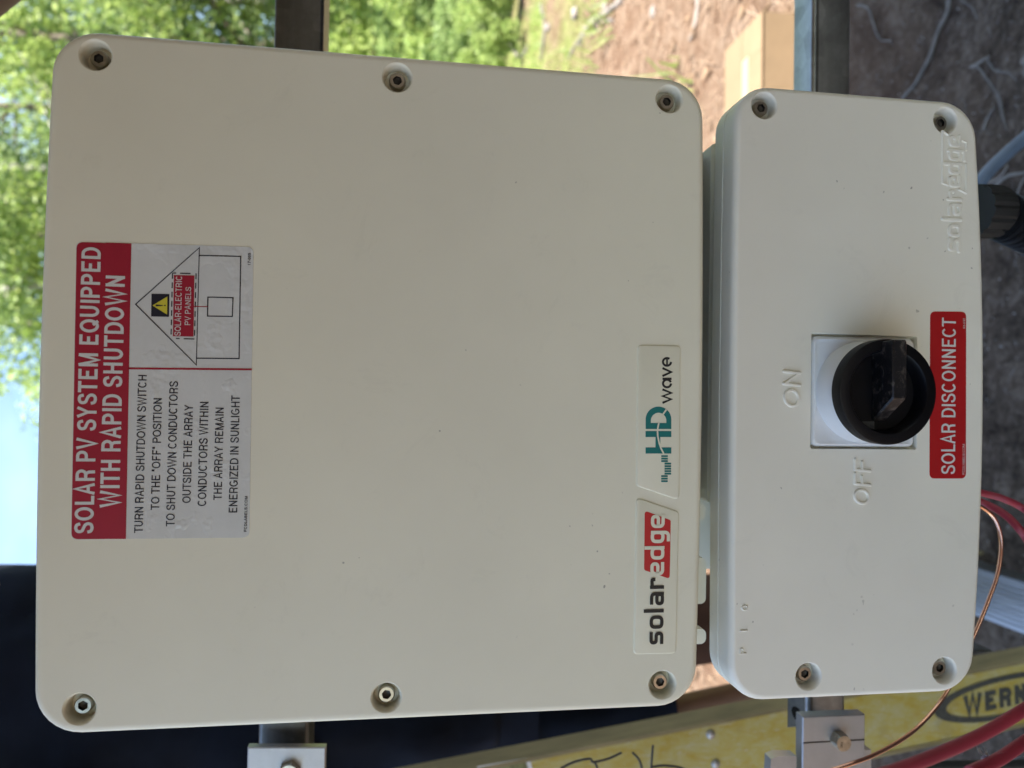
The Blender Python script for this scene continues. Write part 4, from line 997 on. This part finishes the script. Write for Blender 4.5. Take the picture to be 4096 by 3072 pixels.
for sgn in (-1, 1):
    s_ = cloth('sleeve', [(X_ + sgn * .10, PY, 1.60, .062, .07), (X_ + sgn * .122, PY + .005, 1.74, .070, .072), (X_ + sgn * .125, PY + .03, 1.86, .062, .062), (X_ + sgn * .13, PY - .02, 1.94, .055, .075), (X_ + sgn * .125, PY - .07, 1.985, .040, .08)], None, .004, seed=sgn * 3)
    g.mesh(s_.v, s_.f)
g.add('shirt', M['navy'], pe, smooth=80)
g = cloth('t', [(X_, PY, 1.0, .165, .11), (X_, PY, 1.10, .170, .118), (X_, PY, 1.24, .16, .115)], None, .004)
for sgn in (-1, 1):
    s_ = cloth('leg', [(X_ + sgn * .083, PY, .768, .084, .078), (X_ + sgn * .083, PY, .80, .088, .082), (X_ + sgn * .083, PY, .92, .090, .085), (X_ + sgn * .085, PY, 1.05, .092, .09), (X_ + sgn * .075, PY, 1.16, .09, .085)], None, .008, seed=5 + sgn)
    g.mesh(s_.v, s_.f)
g.add('trousers', M['navy'], pe, smooth=80)
for sgn in (-1, 1):
    bx, by = (-.365, PY + .04) if sgn > 0 else (-.44, PY - .07)
    top = [(-.366, PY, FT + .28, .072, .066), (-.368, PY, FT + .388, .080, .070)] if sgn > 0 else [(-.56, PY - .02, FT + .24, .058, .060), (-.592, PY, FT + .31, .056, .062), (-.575, PY, FT + .388, .066, .066)]
    g = cloth('b', [(bx - .03, by, FT + .0, .095, .045), (bx - .03, by, FT + .03, .10, .05), (bx - .015, by, FT + .08, .080, .052), (bx, by, FT + .13, .062, .056)] + top, None, .003); g.add('boot', M['brown_cloth'], pe, smooth=60)

# ------------------------------------------------------------ cardboard carton on the sunlit ground
kA = gnd(3214, 45); yN = kA.y; topz = at(3052, 45, yN).z; xR = at(3052, 45, yN).x
yFr = yN + .26; xL = xR - .62
cb = thing('cardboard_box', (xR - .3, yN + .13, 0), 'closed tan cardboard box with pale tape along its top seam, lying on the sunlit ground', 'box')
g = G(); g.box((xL, yN, 0), (xR, yFr, topz)); g.add('carton', M['cardboard'], cb)
g = G(); g.box((xL, yN - .003, topz + .001), (xR, yN + .128, topz + .004)); g.add('flap', M['cardboard'], cb)
g = G(); g.box((xL, yN + .131, topz + .001), (xR, yFr + .002, topz + .004)); g.add('flap', M['cardboard_light'], cb)
g = G(); g.box((xL, yN + .085, topz + .0045), (xR - .10, yN + .128, topz + .0052)); g.add('tape', M['pack_tape'], cb)
g = G(); g.loft([[Vector((xR + .001, yN + .004, z_)), Vector((xR + .001, yFr - .004, z_)), Vector((xR + .035 * e_, yFr - .012, z_ + .002 - .03 * e_)), Vector((xR + .035 * e_, yN + .012, z_ + .002 - .03 * e_))] for z_, e_ in ((topz - .004, 1), (topz, 1))]); g.add('end_flap', M['cardboard_light'], cb)
for xx_, tl_ in ((xR - .115, .012), (xR - .122, -.02)):
    g = G(); g.loft([[Vector((xx_ + dx_, y_, topz + .0044)), Vector((xx_ + dx_ + .0025, y_, topz + .0052)), Vector((xx_ + dx_ + .005, y_, topz + .0044))] for y_, dx_ in ((yN, 0), (yN + .06, tl_ * .3), (yN + .12, tl_))]); g.add('crease', M['cardboard'], cb)

# ------------------------------------------------------------ solar array overhead (gives the shade)
AX0, AX1, AY0, AY1, AZ0, AZ1 = -.44, 5.2, -3.3, .62, 1.22, 2.10
def arr(u, v, dz=0): return Vector((AX0 + (AX1 - AX0) * u, AY0 + (AY1 - AY0) * v, AZ0 + (AZ1 - AZ0) * v + dz))
nU, nV = 6, 3
array = thing('solar_array', arr(.5, .5), 'solar array overhead, its brown brace just cutting the top corner of the sky', 'solar array')
for i in range(nU):
    for j in range(nV):
        u0, u1, v0, v1 = (i + .004) / nU, (i + .996) / nU, (j + .004) / nV, (j + .996) / nV
        q = [arr(u0, v0), arr(u1, v0), arr(u1, v1), arr(u0, v1)]
        g = G(); g.loft([[p - Vector((0, 0, .012)) for p in q], [p - Vector((0, 0, .006)) for p in q]]); o = g.add('panel', M['panel_back'], array)
        g = G(); g.loft([[p - Vector((0, 0, .0058)) for p in q], [p + Vector((0, 0, .0)) for p in q]]); g.add('cells', M['panel_glass'], o)
        for a0, a1 in zip(q, q[1:] + q[:1]):
            g = G(); g.tube([a0 - Vector((0, 0, .016)), a1 - Vector((0, 0, .016))], .019, 4); g.add('frame_rail', M['frame_alu'], o)
for v in (.06, .5, .985):
    a0, a1 = arr(-.01, v, -.075), arr(1.01, v, -.075); g = G(); g.obox((a0 + a1) / 2, ((a1 - a0) / 2), (0, .02, 0), (0, 0, .045)); g.add('beam', M['wood'], array)
dr = (at(50, 0, .30) - at(0, 40, .30)).normalized(); nrm = Vector((dr.z, 0, -dr.x)); nrm = nrm if nrm.z > 0 else -nrm
c0_ = at(25, 20, .30) + nrm * .0255
dr = dr if dr.z < 0 else -dr
g = G(); g.tube([c0_ + dr * ((2.0 - c0_.z) / dr.z), c0_ + dr * ((1.49 - c0_.x) / dr.x)], .025, 16); g.add('brace', M['wood'], array, smooth=60)
for x in (AX0 + .1, AX1 - .1):
    z_ = arr(.5, .06).z - .1
    g = G(); g.tube([(x, arr(0, .06).y, -.1), (x, arr(0, .06).y, z_)], .045, 20); g.add('support_post', M['galv'], array, smooth=40)

# ------------------------------------------------------------ trees and shrubs
def leaf_cloud(name, centres, n, size, mat, parent, seed):
    r = np.random.default_rng(seed); C = np.array([c[:3] for c in centres]); Rd = np.array([c[3] for c in centres])
    wgt = Rd ** 2; idx = r.choice(len(C), n, p=wgt / wgt.sum())
    d = r.normal(size=(n, 3)); d /= np.linalg.norm(d, axis=1)[:, None]
    p = C[idx] + d * (Rd[idx] * r.uniform(.35, 1.0, n) ** .6)[:, None] * np.array([1, 1, .8])
    u = r.normal(size=(n, 3)); u /= np.linalg.norm(u, axis=1)[:, None]
    v = np.cross(u, r.normal(size=(n, 3))); v /= np.linalg.norm(v, axis=1)[:, None]
    s = size * r.uniform(.6, 1.4, n)[:, None]
    vs = np.stack([p - u * s, p + v * s * .55, p + u * s, p - v * s * .55], 1).reshape(-1, 3)
    me = bpy.data.meshes.new(name); me.vertices.add(4 * n); me.vertices.foreach_set('co', vs.ravel())
    me.loops.add(4 * n); me.loops.foreach_set('vertex_index', np.arange(4 * n)); me.polygons.add(n)
    me.polygons.foreach_set('loop_start', np.arange(0, 4 * n, 4)); me.polygons.foreach_set('loop_total', np.full(n, 4))
    me.update(); me.validate(); me.materials.append(mat)
    o = bpy.data.objects.new(name, me); col.objects.link(o); o.parent = parent; return o
def make_tree(h, seed, mat, bark, label, nleaf=9000, size=.085, low=.25):
    r = random.Random(seed); root = thing('tree', (0, 0, 0), label, 'tree', 'trees beyond the clearing')
    tr_ = [Vector((0, 0, -.2))]
    for k in range(1, 8): tr_.append(Vector((tr_[-1].x + r.uniform(-.12, .12), tr_[-1].y + r.uniform(-.12, .12), h * .9 * k / 7)))
    rd = [h * .016 * (1 - k / 8.5) + .01 for k in range(8)]
    g = G(); g.tube(spline(tr_, 4), [rd[min(7, i // 4)] for i in range(len(spline(tr_, 4)))], 9); tk = g.add('trunk', bark, root, smooth=80)
    cs = []
    for k in range(20):
        t_ = r.uniform(low, .98); i = min(6, int(t_ * 7)); b0 = tr_[i].lerp(tr_[i + 1], t_ * 7 - i) if i < 7 else tr_[7]
        a_ = r.uniform(0, 2 * PI); ln = h * .25 * (1.15 - abs(t_ - .5)) * r.uniform(.6, 1.1)
        e = b0 + Vector((math.cos(a_) * ln, math.sin(a_) * ln, ln * r.uniform(.15, .6)))
        g = G(); g.tube([b0, b0.lerp(e, .5) + Vector((0, 0, .12)), e], [rd[i] * .5, rd[i] * .3, .008], 6); g.add('limb', bark, root, smooth=80)
        cs.append((*e, h * r.uniform(.07, .12)))
        for _ in range(3): cs.append((*(b0.lerp(e, r.uniform(.4, 1.1)) + Vector((r.gauss(0, .3), r.gauss(0, .3), r.gauss(0, .3)))), h * r.uniform(.04, .08)))
    leaf_cloud('crown', cs, nleaf, size, mat, root, seed); return root
def dup(root, loc, rz, sc_, label):
    rr = root.copy(); col.objects.link(rr); rr.location = loc; rr.rotation_euler = (0, 0, rz); rr.scale = (sc_,) * 3; rr['label'] = label
    for ch in root.children:
        c = ch.copy(); col.objects.link(c); c.parent = rr
    return rr
protos = [make_tree(10, 11, M['leaf1'], M['pale_bark'], 'x', 13000, .066), make_tree(10, 12, M['leaf2'], M['pale_bark'], 'x', 12000, .064, .1),
          make_tree(11, 13, M['leaf3'], M['bark'], 'x', 13000, .066), make_tree(8, 14, M['leaf2'], M['bark'], 'x', 12000, .056, .05)]
# (photo row seen at horizon height -> azimuth, distance, prototype, scale)
TREES = [(-250, 16, 1, .85), (60, 19, 0, .92), (330, 17, 3, 1.42), (520, 20, 2, 1.22), (760, 18, 1, 1.26), (980, 19, 2, 1.12), (1180, 17, 0, 1.12), (1330, 20, 3, 1.50),
         (-600, 18, 2, 1.3), (200, 25, 2, 1.05), (900, 26, 0, 1.45), (-1000, 20, 1, 1.3), (1700, 30, 2, .9), (2100, 28, 1, .8), (2500, 28, 0, .8), (2900, 26, 3, .9), (3400, 28, 2, 1), (4100, 24, 0, 1), (600, 32, 1, 1.7), (-150, 30, 3, 1.5), (1250, 32, 1, 1.5)]
where = ['leafy crown in the corner of the sky gap', 'pale trunk, tall green crown beside the sky gap', 'low bright bushy crown', 'dull green crown behind brighter leaves', 'bright crown over the upper strut', 'dark crown over the strut', 'loose crown beside open sky', 'bushy crown at the edge of open sky',
         'tall dull tree outside the frame on the right', 'tall dark tree in the second row', 'broad tree in the second row', 'tall bright tree far right outside the frame', 'small dark tree far behind the inverter', 'small bright tree far behind the inverter', 'small pale-barked tree behind the person', 'bushy low tree beyond the ladder', 'dull tree left of the ladder', 'tree far left outside the frame', 'tall bright tree in the third row', 'very tall bushy tree at the back right', 'bright tree farthest back']
for i, (py, dist, k, s) in enumerate(TREES):
    d = at(1632, py, 1.0) - Vector((0, -DC, H)); d.z = 0; d.normalize(); p = Vector((0, -DC, 0)) + d * dist
    lab = 'tree beyond the clearing, ' + where[i]
    dup(protos[k], (p.x, p.y, 0), i * 2.1, s, lab)
for i, (az, dist, k, s, w_) in enumerate(((10, 9, 0, 1.1, 'to the right of the array'), (-20, 8, 2, 1.1, 'right of and behind the camera'), (-45, 9, 3, 1.4, 'close behind the camera on the right'), (-65, 11, 0, 1.2, 'behind the camera, slightly right'), (-88, 14, 2, 1.2, 'straight behind the camera'), (-112, 17, 1, 1.0, 'behind the camera, slightly left'), (172, 22, 2, 1.0, 'far to the left of the clearing'), (150, 24, 0, 1.1, 'far left beyond the person'))):
    a_ = math.radians(az); dup(protos[k], (dist * math.cos(a_), dist * math.sin(a_), 0), i * 1.3, s, 'tree outside the frame, ' + w_)
for p_ in protos:
    for ch in list(p_.children): bpy.data.objects.remove(ch)
    bpy.data.objects.remove(p_)
def make_shrub(seed, mat, label):
    r = random.Random(seed); root = thing('shrub', (0, 0, 0), label, 'shrub', 'shrubs along the edge of the trees'); cs = []
    g = G()
    for k in range(14):
        a_ = r.uniform(0, 2 * PI); e = Vector((math.cos(a_) * r.uniform(.1, .7), math.sin(a_) * r.uniform(.1, .7), r.uniform(.4, 1.5)))
        g.tube([(0, 0, 0), e * .5 + Vector((0, 0, .1)), e], [.016, .01, .004], 5); cs.append((*e, r.uniform(.2, .4))); cs.append((*(e * .6), r.uniform(.2, .35)))
    g.add('stems', M['bark'], root, smooth=80); leaf_cloud('foliage', cs, 4500, .05, mat, root, seed); return root
shr = [make_shrub(31, M['leaf2'], 'x'), make_shrub(32, M['leaf1'], 'x')]
SH = [(-200, 14.0, 1.6), (-40, 17, 2.0), (90, 14.6, 1.4), (240, 18, 2.2), (420, 15, 1.6), (620, 19, 2.2), (850, 16, 1.8), (1100, 18, 2.1), (1500, 18, 2.0), (2000, 18, 1.8), (2600, 18, 1.8), (3000, 17, 1.6), (3500, 18, 1.9), (-420, 15, 1.9)]
sh_l = ['right edge of the frame, just under the upper strut', 'right behind the strut end', 'bright low shrub beside the pale ground', 'tall shrub in the gap above the bare ground', 'shrub at the foot of the bushy tree', 'broad shrub in the tree shade', 'shrub behind the strut', 'shrub behind the top of the inverter', 'shrub hidden by the inverter', 'shrub past the warning sticker', 'shrub behind the person', 'shrub beyond the ladder', 'shrub far left', 'shrub far right outside the frame']
SH += [(-60, 9.5, .38), (40, 10.6, .5), (120, 9.0, .32), (200, 11.2, .5), (270, 10, .4), (-10, 12, .62), (90, 11.5, .45), (240, 12.2, .6)]
sh_l += ['little tuft close to the frame edge on pale ground', 'low clump right of the bare branches', 'tiniest seedling in the grass', 'low clump touching the inverter edge', 'small tuft just above the inverter corner', 'rounded clump against the dark gap', 'low clump between two bigger bushes', 'clump behind the tuft at the inverter corner']
SH += [(-120, 12.6, .9), (20, 13.2, .95), (160, 12.4, .8), (300, 13.5, .95)]
sh_l += ['lowest bush at the frame edge, in front of the others', 'small bush in front of the dark gap under the trees', 'smallest bush standing out on the pale grass', 'small bush partly hidden by the inverter corner']
for i, (py, dist, s) in enumerate(SH):
    d = at(1632, py, 1.0) - Vector((0, -DC, H)); d.z = 0; d.normalize(); p = Vector((0, -DC, 0)) + d * dist
    dup(shr[i % 2], (p.x, p.y, 0), i * 1.7, s * 1.15, 'leafy green shrub, ' + sh_l[i])
for p_ in shr:
    for ch in list(p_.children): bpy.data.objects.remove(ch)
    bpy.data.objects.remove(p_)

# ------------------------------------------------------------ litter on the ground
def hgt(x, y): return .045 * noise.noise(Vector((x * 1.3, y * 1.3, 0))) + .016 * noise.noise(Vector((x * 6, y * 6, 3))) - .03
def scatter(name, n, xr, yr, ln, wd_, mat, seed, lift=.004, tall=0.0, dens=None):
    r = np.random.default_rng(seed); x = r.uniform(*xr, n); y = yr[0] + (yr[1] - yr[0]) * r.uniform(0, 1, n) ** (1.0 if dens is None else dens)
    V_, F_ = [], []
    for i in range(n):
        if tall and noise.noise(Vector((x[i] * .8, y[i] * .8, 9))) < .02: continue
        a_ = r.uniform(0, 2 * PI); l_ = ln * r.uniform(.4, 1.5); w_ = wd_ * r.uniform(.5, 1.5); z_ = hgt(x[i], y[i]) + lift * r.uniform(.2, 1.2)
        dx, dy = math.cos(a_), math.sin(a_); k = len(V_)
        t_ = r.uniform(-.25, .25) * l_ + tall * l_
        V_ += [(x[i] - dx * l_ - dy * w_, y[i] - dy * l_ + dx * w_, z_), (x[i] - dx * l_ + dy * w_, y[i] - dy * l_ - dx * w_, z_ + w_ * .6),
               (x[i] + dx * l_ * (.3 if tall else 1) + dy * w_ * .4, y[i] + dy * l_ * (.3 if tall else 1) - dx * w_ * .4, z_ + t_), (x[i] + dx * l_ * (.3 if tall else 1) - dy * w_ * .4, y[i] + dy * l_ * (.3 if tall else 1) + dx * w_ * .4, z_ + t_)]
        F_.append((k, k + 1, k + 2, k + 3))
    me = bpy.data.meshes.new(name); me.from_pydata(V_, [], F_); me.materials.append(mat)
    o = bpy.data.objects.new(name, me); col.objects.link(o); o['kind'] = 'stuff'; return o
def lab_(o, l, c): o['label'] = l; o['category'] = c
lab_(scatter('dry_needles', 22000, (-2.5, 7), (1.7, 9), .055, .0022, M['needle'], 5, .012, dens=1.5), 'dry pine needles and straw over the sunlit clearing', 'pine needles')
lab_(scatter('dry_leaves', 5000, (-2.5, 8), (1.7, 10), .022, .011, M['leaf_litter'], 15, .016, dens=1.4), 'curled dead leaves and bark bits strewn over the sunlit clearing', 'dead leaves')
lab_(scatter('wood_chips', 4200, (-2, 3), (.2, 2.0), .0034, .0018, M['chip'], 6, .006), 'pale wood chips and pebbles on the shaded dark soil', 'wood chips')
lab_(scatter('needle_litter', 5200, (-2, 3), (.2, 2.2), .014, .0007, M['stick'], 8, .006), 'thin grey needles on the shaded soil', 'pine needles')
lab_(scatter('grass', 34000, (-4, 12), (2.6, 17), .10, .007, M['grass'], 7, .01, 1.2), 'sparse green grass tufts in the clearing', 'grass')
def stick(pts, r, mat, label, name='stick', grp='sticks and roots on the ground'):
    P = []
    for q in pts:
        p = gnd(*q); P.append(Vector((p.x, p.y, hgt(p.x, p.y) + r * .5)))
    P = spline(P, 6); n_ = len(P); g = G(); P = [p + Vector((noise.noise(p * 18), noise.noise(p * 18 + Vector((5, 0, 0))), 0)) * min(.02, r * 2.2) for p in P]; r *= .85; g.tube(P, [r * (1 - .55 * i / n_) * (1 + .15 * noise.noise(p * 30)) for i, p in enumerate(P)], 8)
    tag(g.add(name, mat, smooth=80, origin=tuple(P[0])), label, 'stick' if name == 'stick' else 'root', grp)
stick([(3735, -60), (3722, 20), (3690, 120), (3650, 240), (3600, 320), (3540, 390)], .0075, M['stick'], 'long curved grey root crossing the shaded soil right of the lower strut', 'root')
stick([(3758, -10), (3795, 15), (3830, 70)], .003, M['stick'], 'short thin twig beside the top of the long curved root')
stick([(3820, 258), (3860, 240), (3900, 215)], .005, M['pale_stick'], 'short stout bleached stick in the shaded soil')
stick([(3845, 255), (3890, 300), (3940, 360), (3965, 420), (3990, 480)], .0035, M['stick'], 'crooked thin root running down towards the blue hose', 'root')
stick([(3895, 235), (3930, 275), (3990, 285), (4030, 320)], .003, M['stick'], 'thin wavy twig at the right of the stout stick')
stick([(3950, 360), (3980, 440), (4010, 520)], .003, M['stick'], 'thin twig leading under the blue hose')
stick([(3910, 520), (3930, 450), (3945, 425)], .004, M['stick'], 'short grey stick beside the lower right corner of the disconnect box')
stick([(3930, 725), (3990, 700), (4020, 655)], .004, M['pale_stick'], 'pale twig under the blue hose')
stick([(3955, 740), (4040, 700), (4110, 690)], .005, M['stick'], 'grey stick above the gland nut')
stick([(4060, 790), (4080, 730), (4110, 690)], .003, M['stick'], 'thin stick crossing above the ribbed conduit')
stick([(3410, 25), (3450, 30), (3462, 90), (3480, 150), (3510, 165)], .004, M['stick'], 'thin bent root just past the lower strut', 'root')
stick([(2470, 0), (2400, 60), (2330, 120), (2300, 190)], .022, M['pale_stick'], 'thick bleached branch lying in the clearing')
stick([(2360, 60), (2330, 110), (2300, 150), (2260, 230)], .018, M['pale_stick'], 'second bleached branch, forked, in the clearing')
stick([(2760, -20), (2765, 60), (2748, 130), (2735, 160)], .014, M['pale_stick'], 'bleached stick pointing towards the cardboard box')
stick([(2025, 150), (2050, 200), (2080, 225), (2110, 180)], .03, M['pale_stick'], 'pale branch stub above the edge of the inverter')
stick([(2440, 80), (2380, 90), (2350, 140)], .014, M['stick'], 'brown broken stick between the bleached branches')
stick([(1930, 30), (1900, 120), (1930, 230)], .02, M['stick'], 'grey branch at the edge of the green undergrowth')
stick([(2150, 20), (2180, 110), (2160, 240)], .02, M['stick'], 'grey-brown branch on dry grass above the inverter')
# stones and leaves in the clearing, each its own piece
for i, (px, py, s) in enumerate(((2290, 50, .05), (2410, 30, .035), (2590, 45, .03), (2200, 110, .04), (4060, 240, .009), (4085, 275, .014), (4090, 2480, .012))):
    p = gnd(px, py); bm = bmesh.new(); bmesh.ops.create_icosphere(bm, subdivisions=2, radius=s)
    for v in bm.verts: v.co = v.co * (1 + .35 * noise.noise(v.co * (1.5 / s) + Vector((i, 0, 0)))); v.co.z *= .6
    me = bpy.data.meshes.new('stone'); bm.to_mesh(me); bm.free(); me.materials.append(M['pale_stick'])
    o = bpy.data.objects.new('stone', me); col.objects.link(o); o.location = (p.x, p.y, hgt(p.x, p.y) + s * .3)
    tag(o, ['white stone beside the bleached branches', 'small pale stone at the top edge between the branches', 'round pale stone alone in the clearing', 'pale stone in the green patch', 'small stone on the dark soil near the right edge', 'angular pale stone on the dark soil at the right edge', 'little pale stone under the ladder steps'][i], 'stone', 'stones on the ground')
